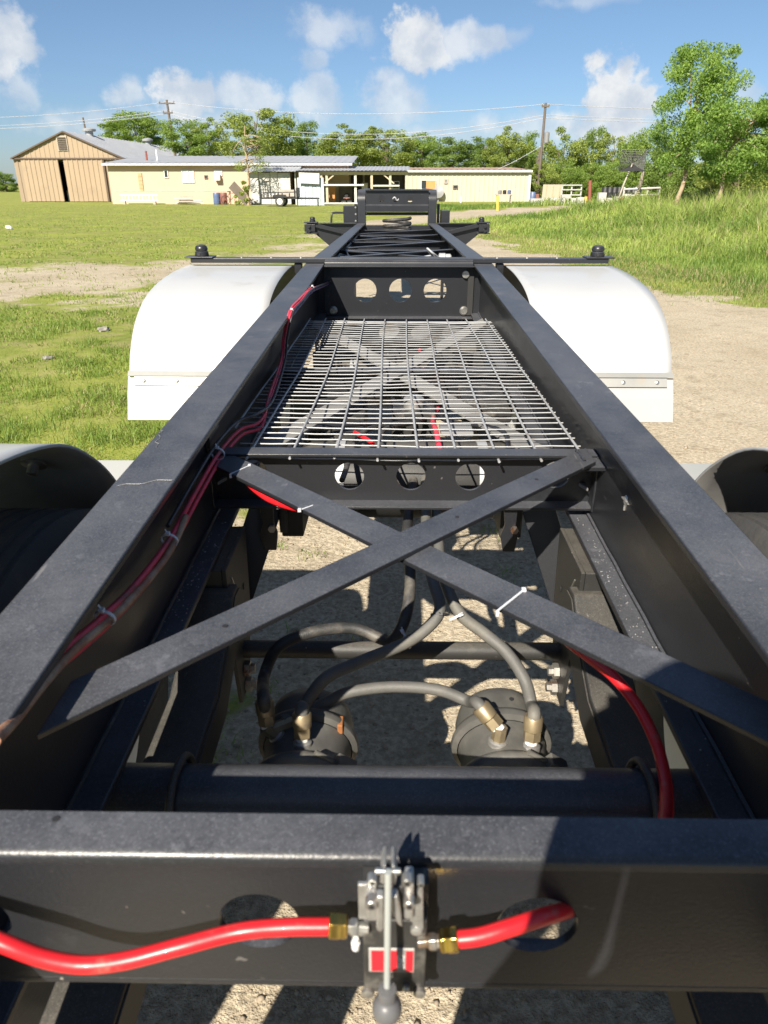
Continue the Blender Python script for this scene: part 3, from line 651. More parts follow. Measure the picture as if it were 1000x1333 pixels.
a, b = atY(389, 225, YC-.55), atY(416, 239, YC-.55); m = MB(); m.obox(((a.x+b.x)/2, YC-.56, (a.z+b.z)/2), ((1, 0, -.04), (0, 1, 0), (.04, 0, 1)), ((b.x-a.x)/2, .02, (a.z-b.z)/2)); tag(m.build('tarp', 'white_wall'), 'grubby white sheet hanging at the carport corner', 'sheet')
fnc = thing('sheet_metal_screen', 'pale blue sheet metal panels standing under the white hanging sheet', 'screen', (wx(405, 265, YC), YC-.3, 0))
for k in range(7): x0 = wx(388+4.9*k, 255, YC-.3); x1 = wx(392.5+4.9*k, 255, YC-.3); MB().box(x0, x1, YC-.3-.03*(k % 2), YC-.26-.03*(k % 2), 0, 2.0-.08*(k % 3)).build('panel', 'pale_blue_panel', fnc)
a, b = atY(428, 241, YC+1.5), atY(437, 264, YC+1.5); tag(MB().box(a.x, b.x, YC+1.5, YC+1.6, 0, a.z).build('plywood_sheet', 'orange_board'), 'orange plywood sheet leaning inside the carport', 'plywood')
a, b = atY(441, 243, YC+2.5), atY(459, 258, YC+2.5); cbn = MB().box(a.x, b.x, YC+2.4, YC+3.4, .0, a.z).build('cabinet', 'pole_wood', bevel=.02); tag(cbn, 'brown cabinet standing inside the carport', 'cabinet')
for i, (pxa, pxb, r0, mt, lb_, ct_) in enumerate(((447, 456, 258, 'junk_red', 'red riding mower under the carport', 'mower'), (471, 479, 238, 'metal_cream', 'cream refrigerator standing under the carport', 'refrigerator'), (484, 494, 246, 'grey_plastic', 'grey storage crate under the carport between posts', 'crate'), (497, 506, 243, 'black_plain', 'stack of dark tyres under the carport', 'tyres'), (511, 520, 236, 'white_plain', 'tall white shelf under the carport end', 'shelf'))):
    x0, x1 = wx(pxa, 255, YC+1.5), wx(pxb, 255, YC+1.5); zt2 = wz(r0, YC+1.5); t = thing(ct_.replace(' ', '_') if ct_ != 'tyres' else 'tyre_stack', lb_, ct_, ((x0+x1)/2, YC+1.5, 0))
    if ct_ == 'tyres':
        for k in range(4): MB().lathe([(.18, 0), (.34, .0), (.37, .1), (.34, .2), (.18, .2)], ((x0+x1)/2, YC+1.5, .22*k), (0, 0, 1), 18).build('tyre', 'rubber', t, smooth=40)
    elif ct_ == 'mower':
        MB().box(x0, x1, YC+1.2, YC+2.2, .25, .55).build('body', mt, t, bevel=.06); MB().box(x0+.1, x1-.15, YC+1.5, YC+1.8, .551, .85).build('seat', 'black_plain', t, bevel=.05)
        for xx in (x0+.1, x1-.1): MB().lathe([(.05, -.08), (.24, -.08), (.24, .08), (.05, .08)], (xx, YC+1.1, .25), (0, 1, 0), 16).build('wheel', 'rubber', t)
    elif ct_ == 'shelf':
        for z in np.linspace(.15, zt2, 4): MB().box(x0, x1, YC+1.5, YC+2, z-.03, z).build('shelf_board', mt, t)
        for xx in (x0, x1): MB().box(xx-.04, xx, YC+1.49, YC+1.55, 0, zt2+.01).build('upright', 'trim_white', t)
    else:
        MB().box(x0, x1, YC+1.5, YC+2.1, 0, zt2).build('body', mt, t, bevel=.03); MB().box(x0+.03, x1-.03, YC+1.46, YC+1.498, zt2*.55, zt2-.04).build('lid', mt, t, bevel=.01)
# ---- long cream metal building
YL = 74.0
la_, lb2 = wx(456, 258, YL), wx(688, 258, YL); zl_ = wz(224, YL)
lng = thing('metal_building', 'long low cream ribbed metal building with a white eave trim', 'building', ((la_+lb2)/2, YL, 0))
corr(MB(), la_, lb2, 0, lambda x: zl_, YL, .42, .04).build('front_wall', 'metal_cream', lng)
MB().box(lb2-.02, lb2+.08, YL+.01, YL+14, 0, zl_).build('end_wall', 'roof_brown_wall_shade', lng); MB().box(lb2-.15, lb2+.10, YL-.08, YL+.005, 0, zl_).build('corner_trim', 'trim_white', lng)  # the end wall's shade is put into its darker brown colour
MB().box(la_-.2, lb2+.15, YL-.35, YL-.05, zl_-.02, zl_+.16).build('eave_trim', 'trim_white', lng)
m = MB(); vs = []
for i in range(71): x = la_-.2+(lb2-la_+.5)*i/70; vs += [(x, YL-.3, zl_+.165+.05*(i % 2)), (x, YL+14, zl_+.62+.05*(i % 2))]
m.add(vs, [(2*i, 2*i+2, 2*i+3, 2*i+1) for i in range(70)]); m.build('roof', 'roof_brown_wall_shade', lng)
o = hwin(548, 568, 234, 246.5, YL-.045, lng, 'trim_white', 'glass_dark'); a, b = atY(555, 235, YL-.1), atY(567, 246, YL-.1); MB().box(a.x, b.x, YL-.13, YL-.117, b.z, a.z).build('board', 'orange_board', lng)
hwin(578.5, 583, 233, 239, YL-.045, lng, 'grey_wood', 'grey_plastic', name='meter_box'); hwin(590, 596, 241, 246, YL-.045, lng, 'pole_wood', 'glass_dark', name='small_window')
q = atY(571, 250, YL-.4); ds = thing('satellite_dish', 'small grey oval satellite dish against the cream metal building', 'dish', (q.x, YL-.4, 0))
MB().lathe([(.02, .12), (.3, .09), (.52, .0), (.54, .0), (.3, .07), (.02, .10)], q, (-.3, -.9, .2), 20).build('reflector', 'grey_plastic', ds, smooth=50); MB().tube([(q.x, YL-.25, 0), (q.x, YL-.3, q.z-.3)], .05, 8, 0).build('mast', 'galvanised', ds)
# ---- utility trailer on the lawn
YU = 59.0
ua, ub = wx(342, 262, YU), wx(409, 262, YU); ut = thing('utility_trailer', 'small black utility trailer with white wheel by the sheds', 'trailer', ((ua+ub)/2, YU, 0))
MB().box(ua, ub-1.2, YU-.8, YU+.8, .52, .62).build('deck', 'black_plain', ut)
for yy in (-.8, .8):
    MB().bar((ua, YU+yy, .95), (ub-1.2, YU+yy, 1.0), .06, .06).build('top_rail', 'black_plain', ut)
    for k in range(6): x = ua+(ub-1.2-ua)*k/5; MB().box(x-.04, x+.04, YU+yy-.04, YU+yy+.04, .625, .93).build('stake', 'black_plain', ut)
m = MB(); m.bar((ub-1.2, YU-.6, .56), (ub+.4, YU, .56), .08, .1); m.bar((ub-1.2, YU+.6, .56), (ub+.4, YU, .56), .08, .1); m.build('tongue', 'black_plain', ut); MB().tube([(ub+.3, YU, .5), (ub+.3, YU, .02)], .05, 8, 0).build('jack', 'black_plain', ut)
MB().box(ub-1.25, ub-1.15, YU-.8, YU+.8, .63, 1.3).build('front_board', 'black_plain', ut)
gt = MB(); 
for k in range(5): gt.bar((ua+.02+.18*k, YU-.3, .6), (ua-.05+.18*k, YU-.5, 1.75), .04, .04, (1, 0, 0))
gt.bar((ua-.05, YU-.5, 1.75), (ua+.72, YU-.5, 1.75), .05, .05); gt.bar((ua, YU-.4, 1.15), (ua+.72, YU-.4, 1.15), .05, .05); gt.build('ramp_gate', 'black_plain', ut)
for yy in (-.92, .92):
    x = wx(367, 266, YU); wh = MB().lathe([(.2, -.1), (.33, -.1), (.36, -.05), (.36, .05), (.33, .1), (.2, .1)], (x, YU+yy, .36), (0, 1, 0), 24).build('wheel', 'rubber', ut, smooth=40); MB().lathe([(.21, -.105), (.15, -.07), (.05, -.09), (.02, -.09)], (x, YU+yy, .36), (0, 1, 0), 20).build('rim', 'white_plain', wh, smooth=40)
    MB().prism([(x-.55, .62), (x-.45, .82), (x+.45, .82), (x+.55, .62)], lambda p, q_, t: (p, t, q_), YU+yy-.14, YU+yy+.14).build('mudguard', 'black_plain', ut)
MB().box(wx(365, 255, YU), wx(384, 255, YU), YU-.4, YU+.5, .621, 1.15).build('plywood_box', 'grey_wood', ut)
# junk by the leaning tree
jk = thing('bicycle', 'old bicycle leaning among scrap beside the leaning tree', 'bicycle', (wx(303, 266, 63), 63, 0))
xc_ = wx(303, 266, 63)
for dx in (-.55, .55): MB().tube([(xc_+dx+.34*math.cos(t), 63, .36+.34*math.sin(t)) for t in np.linspace(0, 2*PI, 20)], .03, 6, 0).build('wheel', 'rubber', jk)
m = MB()
for a, b in (((-.55, .36), (-.2, .85)), ((-.2, .85), (.4, .88)), ((-.1, .36), (-.2, .95)), ((-.1, .36), (.4, .88)), ((.55, .36), (.38, 1.0)), ((-.55, .36), (-.1, .36))): m.tube([(xc_+a[0], 63, a[1]), (xc_+b[0], 63, b[1])], .025, 6, 0)
m.build('frame', 'junk_red', jk); MB().box(xc_-.35, xc_-.08, 62.93, 63.07, .95, 1.02).build('saddle', 'black_plain', jk); MB().tube([(xc_+.35, 62.75, 1.08), (xc_+.36, 63, 1.0), (xc_+.35, 63.25, 1.08)], .02, 6, 2).build('handlebar', 'galvanised', jk)
for (px_, py_, mt, lb_) in ((283, 258, 'blue_plastic', 'blue plastic barrel beside the yellow house corner'), (292, 262, 'junk_red', 'rusty red metal drum beside the old bicycle')):
    x = wx(px_, 266, 63.6); bl = MB().lathe([(.26, 0), (.29, .05), (.29, .28), (.31, .30), (.29, .32), (.29, .58), (.31, .6), (.29, .62), (.29, .85), (.26, .9), (.02, .9)], (x, 63.6, 0), (0, 0, 1), 18).build('barrel', mt, smooth=40); tag(bl, lb_, 'barrel')
m = MB(); x = wx(318, 266, 62.5); m.bar((x-.9, 62.5, 1.5), (x+.5, 62.3, .05), .7, .06, (0, 1, .1)); tag(m.build('loading_plank', 'pole_wood'), 'dark plank propped against the leaning tree by the sheds', 'plank')

# ================================================================== poles and lines
def pole(px_, Y, rt, label, arms=(), r=.14, lean=0, mat='pole_wood', trans=False):
    top = atY(px_, rt, Y); bx_ = top.x-lean; t = thing('utility_pole', label, 'pole', (bx_, Y, 0))
    MB().tube([(bx_, Y, 0), (top.x, Y, top.z)], r, 10, 0, radii=(r*1.15, r*.8)).build('shaft', mat, t, smooth=60)
    for (dz, hw) in arms: MB().box(top.x-hw, top.x+hw, Y-.16, Y-.05, top.z-dz-.07, top.z-dz+.07).build('cross_arm', mat, t)
    for (dz, hw) in arms:
        for s_ in (-.9, .9): MB().lathe([(.05, 0), (.09, .08), (.04, .2)], (top.x+s_*hw, Y-.1, top.z-dz+.07), (0, 0, 1), 8).build('insulator', 'grey_plastic', t)
    if trans: MB().lathe([(.05, 0), (.24, .03), (.24, .9), (.05, .98)], (top.x+.38, Y, top.z-3.4), (0, 0, 1), 14).build('transformer', 'grey_plastic', t, smooth=40)
    return top
tA = pole(710.5, 78, 134, 'tall utility pole with transformer beside the cream metal building', ((.3, .35),), .14, .05, trans=True)
tB = pole(217, 92, 130, 'leaning utility pole with cross arms above the treetops', ((.35, .9), (1.3, .55)), .15, -.5)
pole(108, 125, 153, 'thin utility pole behind the barn roof', (), .16, -.6)
pole(703, 79, 193, 'shorter bare pole beside the transformer pole', (), .12, .05); pole(700, 82, 205, 'shortest bare pole behind the metal building corner', (), .11, .0)
def line(a, b, sag, label, group=None):
    pts = [Vector(a).lerp(Vector(b), t)-Vector((0, 0, sag*4*t*(1-t))) for t in np.linspace(0, 1, 25)]
    tag(MB().tube(pts, .022, 4, 0).build('power_line', 'wire_line'), label, 'cable')
LB = 'thin power line strung between the utility poles over the treetops'
for nm2, dz, dzb, sg in (('highest', .1, .2, 1.0), ('middle', 1.0, 1.05, 2.0), ('lowest', 1.25, 1.35, 2.2)):
    line(tB-Vector((0, 0, dzb)), tA-Vector((0, 0, dz)), sg, nm2+' power line between the leaning pole and the transformer pole')
    line(tA-Vector((0, 0, dz)), Vector((tA.x+45, 84, tA.z+.3-dz)), .5, nm2+' power line from the transformer pole towards the leaning trees')
    line(tB-Vector((0, 0, dzb)), Vector((tB.x-40, 96, tB.z-.9-dzb)), .9, nm2+' power line from the leaning pole out over the barn')
line(tA-Vector((0, 0, 3.6)), atY(590, 240, 74), .4, 'thin service drop running from transformer pole to the cream building')

# ================================================================== trees
def rot_rand(n):
    q = RNG.normal(0, 1, (n, 4)); q /= np.linalg.norm(q, axis=1)[:, None]; w_, x, y, z = q.T
    return np.stack([np.stack([1-2*(y*y+z*z), 2*(x*y-z*w_), 2*(x*z+y*w_)], -1), np.stack([2*(x*y+z*w_), 1-2*(x*x+z*z), 2*(y*z-x*w_)], -1), np.stack([2*(x*z-y*w_), 2*(y*z+x*w_), 1-2*(x*x+y*y)], -1)], 1)
def leaf_mesh(name, C, size, mat, tint):
    n = len(C); base = np.array([(-.5, 0, 0), (0, -.28, .06), (.5, 0, 0), (0, .28, .06)]); R_ = rot_rand(n)
    V_ = np.einsum('nij,kj->nki', R_, base)*size[:, None, None]+C[:, None, :]
    F_ = np.arange(n*4).reshape(n, 4); me = fast_mesh(name, V_.reshape(-1, 3), F_)
    at = me.attributes.new('tint', 'FLOAT', 'POINT'); at.data.foreach_set('value', np.repeat(np.clip(tint, 0, 1), 4).astype(np.float32)); me.materials.append(MATS[mat]); return me
def crown_points(nc, nl, shape, spread=.17, seed=0):
    """clusters spread through the crown's volume, leaves round each cluster; unit crown: z 0..1, radius about .5"""
    r = np.random.default_rng(seed); C = []
    while len(C) < nc:
        p = r.uniform(-1, 1, 3); z = (p[2]+1)/2; rad = shape(z)*(.86+.3*math.sin(seed*3+5*math.atan2(p[1], p[0]))*.5)
        d = math.hypot(p[0], p[1])*.5
        if d < rad and (d > rad*.45 or r.uniform() < .35): C.append((p[0]*.5, p[1]*.5, z))
    C = np.array(C); k = r.integers(0, nc, nl); sg = spread*r.uniform(.5, 1.15, nc)[k]
    off = r.normal(0, 1, (nl, 3)); off /= np.linalg.norm(off, axis=1)[:, None]; off *= (r.uniform(0, 1, nl)**.45*sg)[:, None]; off[:, 2] *= .7
    ct = r.uniform(-.22, .22, nc)[k]
    return C, C[k]+off, ct, r
SH = [lambda z: .5*math.sin(PI*min(1, .12+.85*z))**.7, lambda z: .5*(1-.75*z)**.5*(min(1, z*6+.2)), lambda z: .5*math.sin(PI*(.08+.8*z))**.55, lambda z: .42*math.sin(PI*(.15+.8*z))**.5]
VAR = []
for k in range(7):
    C, Lp, ct, r = crown_points(64, 13000, SH[k % 4], .14, 100+k)
    crown = leaf_mesh('crown', Lp, r.uniform(.020, .042, len(Lp)), ['leaf_a', 'leaf_b', 'leaf_c', 'leaf_a', 'leaf_c', 'leaf_b', 'leaf_a'][k], .45+ct+r.normal(0, .14, len(Lp)))
    m = MB(); m.tube([(0, 0, -.45), (.01, 0, -.1), (0, .01, .3), (.01, 0, .75)], .03, 7, 3, radii=(.038, .010))
    for j in range(9):
        c = C[j*4]; m.tube([(0, 0, max(-.05, c[2]*.55-.05)), (c[0]*.5, c[1]*.5, c[2]*.8), tuple(c)], .01, 5, 2, radii=(.014, .004))
    me = m.mesh('trunk'); me.materials.append(MATS['bark_dark']); VAR.append((crown, me))
def tree(pxc, Y, rt, wpx, k, label, rb=262, name='tree', group=None, squash=None):
    c = atY(pxc, rt, Y); W = abs(atY(pxc+wpx/2, rt, Y).x-atY(pxc-wpx/2, rt, Y).x); zb = max(.0, atY(pxc, rb, Y).z)
    hgt = c.z-zb; t = thing(name, label, 'tree', (c.x, Y, 0), group)
    t.rotation_euler = (0, 0, random.uniform(0, 6.28))
    a = bpy.data.objects.new('crown', VAR[k][0]); COL.objects.link(a); a.parent = t; a.location = (0, 0, zb); a.scale = (W*1.25, W*1.15, hgt*.97)
    b = bpy.data.objects.new('trunk', VAR[k][1]); COL.objects.link(b); b.parent = t; b.location = (0, 0, zb); b.scale = (W*.8 if W < hgt else hgt*.8, W*.8 if W < hgt else hgt*.8, (zb if zb > hgt*.45 else hgt*.45)/.45 if False else hgt)
    if zb > hgt*.45:
        s_ = MB().tube([(0, 0, 0), (0, 0, zb-hgt*.40)], .2, 7, 0).mesh('trunk'); s_.materials.append(MATS['bark_dark']); e = bpy.data.objects.new('trunk_base', s_); COL.objects.link(e); e.parent = b; e.matrix_parent_inverse = Matrix.Diagonal((1/b.scale[0], 1/b.scale[1], 1/b.scale[2], 1)) @ Matrix.Translation((0, 0, -zb))
    return t
G = 'trees behind the buildings'
TREES = [(172, 112, 143, 84, 0, 'dark green tree rising behind the barn roof', 196), (150, 118, 152, 44, 5, 'small tree at the left of the dark tree behind the barn', 196),
         (240, 86, 156, 66, 6, 'bright green low tree behind the yellow house roof', 214), (268, 90, 152, 50, 4, 'yellowish tree between the bright low tree and the tallest house tree', 214),
         (330, 88, 139, 100, 2, 'tall broad tree rising highest behind the yellow house', 214), (372, 94, 154, 50, 3, 'slender tree right of the tallest tree behind the house', 214), (398, 98, 158, 40, 1, 'narrow dark tree behind the shed roof', 216),
         (452, 96, 161, 76, 4, 'broad yellow green tree behind the carport', 222), (505, 95, 164, 72, 2, 'rounded light green tree behind the carport end', 222), (428, 102, 178, 40, 5, 'low dark tree in the gap above the carport roof', 222),
         (550, 98, 172, 60, 0, 'grey green tree above the roof window end of the cream building', 224), (592, 94, 175, 64, 5, 'dark rounded tree above the cream building middle', 224), (632, 98, 178, 50, 1, 'dark tree left of the pale thin trees', 224),
         (664, 92, 163, 56, 4, 'tall loose yellowish tree above the cream building end', 226), (692, 96, 170, 40, 3, 'thin tree immediately left of the transformer pole', 240),
         (738, 90, 164, 66, 4, 'broad olive tree right of the transformer pole', 262), (775, 92, 166, 40, 1, 'pointed dark tree behind the black drums', 262), (808, 88, 172, 60, 2, 'yellow green tree behind the wire mesh dish', 262),
         (842, 84, 164, 62, 0, 'dense tree left behind the leaning trunks', 262), (880, 70, 172, 70, 5, 'dark tree filling behind the leaning trunk', 262), (925, 66, 178, 80, 1, 'dark thicket tree behind the two leaning trees', 262), (975, 60, 168, 90, 2, 'broad tree behind the shorter leaning tree', 262), (1035, 60, 150, 110, 6, 'large tree past the end of the weedy bank', 262),
         (4, 150, 224, 36, 5, 'small distant dark tree past the barn corner', 262), (-30, 150, 214, 60, 0, 'distant tree left of the barn corner', 262)]
for a in TREES: tree(*a[:6], rb=a[6], group=G)
random.seed(31)
SHB = 'low green shrub in the hedge row behind the yard junk'
for k in range(17):
    x = 716+k*18+random.uniform(-6, 6); tree(x, random.uniform(77, 88), random.uniform(206, 224), random.uniform(34, 48), random.choice((0, 2, 4, 6)), SHB, 263, 'shrub', 'shrubs in the hedge row')['category'] = 'shrub'
for k in range(9):
    x = 330+k*42; tree(x, 104, random.uniform(186, 194), 54, random.choice((0, 5, 1)), 'dark background shrub showing over the shed roofs', 240, 'shrub', 'dark shrubs over the shed roofs')['category'] = 'shrub'
# two leaning trees on the bank
def hero(base, tip, crown_c, W, Hc, nl, nc, seed, label, leafmat_='leaf_hero', shape=0, tiltx=.12):
    t = thing('leaning_tree', label, 'tree', tuple(base)); C, Lp, ct, r = crown_points(nc, nl, SH[shape], .145, seed)
    S = np.array([W, W, Hc]); O = np.array(crown_c)-np.array([0, 0, Hc/2]); P_ = Lp*S+O; P_[:, 0] += (Lp[:, 2]-.5)*tiltx*Hc
    me = leaf_mesh('crown', P_, r.uniform(.06, .135, nl), leafmat_, .45+ct*1.2+r.normal(0, .15, nl)); o = bpy.data.objects.new('crown', me); COL.objects.link(o); o.parent = t; o.matrix_parent_inverse = Matrix.Translation(-Vector(base))
    m = MB(); b, e = Vector(base), Vector(tip); mid = b.lerp(e, .5)+Vector((.10, 0, -.05)); m.tube([b-Vector((0, 0, .3)), b.lerp(e, .25)+Vector((-.03, 0, 0)), mid, e, e+(e-mid)*.6, e+(e-mid)*1.25+Vector((.1, .1, 0))], .1, 10, 5, radii=(.13, .03)); tr_ = m.build('trunk', 'bark', t, smooth=70)
    m = MB()
    for j in range(0, nc, max(1, nc//18)):
        c = C[j]*S+O; c[0] += (C[j][2]-.5)*tiltx*Hc; s0 = e.lerp(e+(e-mid)*1.1, random.uniform(0, .8)) if c[2] > e.z else mid.lerp(e, random.uniform(.5, 1)); m.tube([s0, s0.lerp(Vector(c), .5)+Vector((0, 0, .15)), Vector(c)], .03, 6, 3, radii=(.045, .010))
    m.build('limb', 'bark', tr_, smooth=70); return t
YT = 36.0
b1 = atY(881, 266, YT); b1.z = float(ground_h(np.array([b1.x]), np.array([YT]))[0])
hero(b1, atY(898, 182, YT), atY(903, 139, YT), 3.7, 4.6, 27000, 74, 5, 'taller leaning tree with pale trunk and bright leaves on the weedy bank', tiltx=.10, shape=2)
YT2 = 33.0
b2 = atY(932, 268, YT2); b2.z = float(ground_h(np.array([b2.x]), np.array([YT2]))[0])
hero(b2, atY(944, 205, YT2), atY(962, 179, YT2), 4.0, 3.4, 27000, 70, 9, 'shorter spreading leaning tree with pale trunk on the weedy bank', 'leaf_hero', 2, .05)
# slim tree in front of the house
b3 = atY(324, 268, 61.5); b3.z = 0
hero(b3, atY(321, 205, 61.5), atY(324, 193, 61.5), 3.6, 3.4, 2600, 26, 14, 'slim tree leaning by the white shed wall', 'leaf_c', 2, .0)
C, Lp, ct, r = crown_points(10, 700, SH[2], .2, 77); me = leaf_mesh('crown', Lp, r.uniform(.07, .12, 700), 'leaf_c', .6+ct+r.normal(0, .1, 700)); t = thing('shrub', 'small yellow green shrub at the foot of slim tree', 'shrub', (b3.x-.6, 61.3, 0)); o = bpy.data.objects.new('crown', me); COL.objects.link(o); o.parent = t; o.scale = (1.6, 1.6, 1.7)

# ================================================================== yard junk on the right
def gz(x, y): return float(ground_h(np.array([x]), np.array([y]))[0])
YD = 45.0
q = atY(824, 211, YD); dsh = thing('mesh_dish', 'square black wire mesh antenna dish on a leaning pole', 'antenna', (q.x, YD, 0))
ax_ = Vector((-.35, -.85, .35)).normalized(); a_ = ax_.cross(Vector((0, 0, 1))).normalized(); b_ = a_.cross(ax_)
hw = .66
def dp(u, v): return q+a_*u*hw+b_*v*hw*.86-ax_*(.22*(u*u+v*v)-.2)*-1
for k in range(9):
    s_ = (k+1)/9; cs = [(-s_, -s_), (s_, -s_), (s_, s_), (-s_, s_), (-s_, -s_)]
    MB().tube([dp(*c) for c in cs], .03, 5, 0).build('ring', 'black_plain', dsh)
for (u, v) in ((-1, -1), (1, -1), (-1, 1), (1, 1), (0, 1), (1, 0), (-1, 0), (0, -1)): MB().tube([dp(0, 0), dp(u*.5, v*.5), dp(u, v)], .02, 5, 2).build('rib', 'black_plain', dsh)
MB().tube([atY(799, 278, YD), atY(812, 240, YD), q-ax_*.15], .045, 8, 2).build('mast', 'grey_wood', dsh); MB().tube([q-ax_*.05, q+ax_*.7], .02, 6, 0).build('feed_arm', 'black_plain', dsh)
def post(px_, py0, px1, py1, Y, r, mat, label): a = atY(px_, py0, Y); b = atY(px1, py1, Y); a.z = gz(a.x, Y)-.05; tag(MB().tube([a, b], r, 10, 0).build('post', mat, smooth=40), label, 'post')
post(826, 268, 838, 222, 46, .10, 'pale_wood', 'leaning bare wooden post beside the mesh antenna dish')
post(768, 264, 768.5, 235, 60, .13, 'red_brown', 'upright red brown post beside the dirt road')
post(763, 266, 763, 256, 52, .10, 'yellow_paint', 'short yellow post at the foot of the red brown post')
post(648, 273, 648, 255, 50, .085, 'yellow_paint', 'short yellow marker post beside the dirt road'); 
post(600, 262, 600, 256, 70, .07, 'white_plain', 'short white pipe post in the grass by the cream building')
tb = thing('picnic_table', 'low grey table standing outside the cream building', 'table', (wx(656, 262, 70), 70, 0)); x0, x1 = wx(645, 262, 70), wx(667, 262, 70)
MB().box(x0, x1, 69.6, 70.4, .62, .70).build('table_top', 'grey_wood', tb)
for x in (x0+.15, x1-.15):
    for y in (69.7, 70.3): MB().box(x-.06, x+.06, y-.06, y+.06, 0, .619).build('leg', 'grey_wood', tb)
for k in range(3): tag(MB().lathe([(.12, 0), (.16, .05), (.16, .28), (.1, .34)], (x0+.35+.42*k, 70, .70), (0, 0, 1), 12).build('bucket', ['grey_plastic', 'black_plain', 'blue_plastic'][k], smooth=40), ['grey bucket on the low table by the cream building', 'black bucket on the low table by the cream building', 'blue bucket on the low table by the cream building'][k], 'bucket')
pt = thing('site_hoarding', 'big beige panel leaning beside the metal building corner', 'panel', (wx(716, 258, 72), 72, 0)); a, b = atY(707, 240, 72), atY(731, 262, 72); m = MB(); m.obox(((a.x+b.x)/2, 72, (a.z)/2), ((1, 0, 0), (0, .97, .2), (0, -.2, .97)), ((b.x-a.x)/2, .05, a.z/2)); m.build('sheet', 'metal_cream', pt)
for k in range(3): x = a.x+(b.x-a.x)*(k+.5)/3; m = MB(); m.obox((x, 71.93, a.z/2), ((1, 0, 0), (0, .97, .2), (0, -.2, .97)), (.04, .03, a.z/2*.98)); m.build('batten', 'pale_wood', pt)
for (px_, w_, h_, lb_) in ((702, 1.4, .45, 'long low white block beside the blue plastic barrel'), (722, .8, .5, 'white block in front of the leaning beige hoarding'), (736, .7, .75, 'taller white block at the pipe rack end'), (744, .6, .5, 'small white block in front of the pipe rack'), (757, .8, .55, 'white block beside the foot of the yellow post'),
        (783, .6, .9, 'tallest white block at the start of the black drum row'), (793, .5, .5, 'smallest white block in front of the black drums'), (806, .7, .6, 'white block between the black drums and the pipe fence'), (815, .6, .8, 'narrow upright white block at the pipe fence end')):
    x = wx(px_, 262, 64); o = MB().box(x-w_/2, x+w_/2, 63.7, 64.4, 0, h_).build('concrete_block', 'concrete', bevel=.03); tag(o, lb_, 'block')
rk = thing('pipe_rack', 'white pipe rack frame standing behind the concrete blocks', 'rack', (wx(741, 258, 66), 66, 0)); x0, x1 = wx(731, 255, 66), wx(756, 255, 66)
for x in (x0, (x0+x1)/2, x1): MB().box(x-.05, x+.05, 66, 66.1, 0, 1.45).build('upright', 'concrete', rk)
for z in (.7, 1.1, 1.45): MB().box(x0, x1, 65.9, 65.999, z-.04, z+.04).build('rail', 'concrete', rk)
for k in range(8): x = wx(787+6.2*k, 256, 67); tag(MB().lathe([(.24, 0), (.28, .04), (.28, .40), (.30, .42), (.28, .44), (.28, .85), (.30, .87), (.28, .9), (.28, 1.25), (.25, 1.3), (.02, 1.3)], (x, 67, 0), (0, 0, 1), 16).build('drum', 'black_plain', smooth=40), 'black upright drum in the row behind the concrete blocks', 'drum', 'row of black drums')
rk = thing('pipe_fence', 'white pipe rail fence in front of the thicket', 'fence', (wx(840, 258, 58), 58, 0)); x0, x1 = wx(812, 256, 58), wx(858, 256, 58)
for z in (.75, 1.2): MB().tube([(x0, 58, z), (x1, 58, z+.1)], .06, 8, 0).build('rail', 'concrete', rk, smooth=50)
for k in range(4): x = x0+(x1-x0)*k/3; MB().box(x-.05, x+.05, 58.07, 58.17, 0, 1.35).build('post', 'concrete', rk)
tag(MB().lathe([(.22, 0), (.27, .04), (.27, .8), (.22, .86), (.02, .86)], (wx(693, 262, 72.5), 72.5, 0), (0, 0, 1), 14).build('barrel', 'blue_plastic', smooth=40), 'blue plastic barrel at the cream building corner', 'barrel')
tag(MB().box(wx(697, 262, 71), wx(701, 262, 71), 70.8, 71.3, 0, .7).build('storage_bin', 'junk_red', bevel=.04), 'small red bin beside the blue plastic barrel', 'bin')
# dead brush heap
n = 900; q = atY(868, 258, 44); P0 = np.stack([q.x+RNG.normal(0, .9, n), 44+RNG.normal(0, .5, n), .25+gz(q.x, 44)+RNG.uniform(0, .55, n)], -1)
me = leaf_mesh('brush_heap', P0, RNG.uniform(.3, .8, n)*.5, 'dead_brush', RNG.uniform(0, 1, n)); o = bpy.data.objects.new('brush_heap', me); COL.objects.link(o); tag(o, 'heap of dead brown brush at the foot of leaning trees', 'brush', kind='stuff')

# ================================================================== the person taking the photograph (their shadow falls on the near cross member)
per = bpy.data.objects.new('person', None); COL.objects.link(per); per.location = (.03, -.33, 0); tag(per, 'person in a brimmed hat and dark clothes holding up a phone behind the trailer', 'person')
def skin_body(name, J, E, mat, par, sub=2):
    me = bpy.data.meshes.new(name); me.from_pydata([j[0] for j in J], E, []); o = bpy.data.objects.new(name, me); COL.objects.link(o)
    o.modifiers.new('skin', 'SKIN'); 
    if not me.skin_vertices: me.attributes
    bm = bmesh.new(); bm.from_mesh(me); ly = bm.verts.layers.skin.verify(); bm.verts.ensure_lookup_table()
    for i, v_ in enumerate(bm.verts): v_[ly].radius = J[i][1]; v_[ly].use_root = (i == 0)
    bm.to_mesh(me); bm.free(); sd = o.modifiers.new('sub', 'SUBSURF'); sd.levels = sub; sd.render_levels = sub
    me.materials.append(MATS[mat]); o.parent = par; o.matrix_parent_inverse = Matrix.Translation(-Vector(par.location)); return o
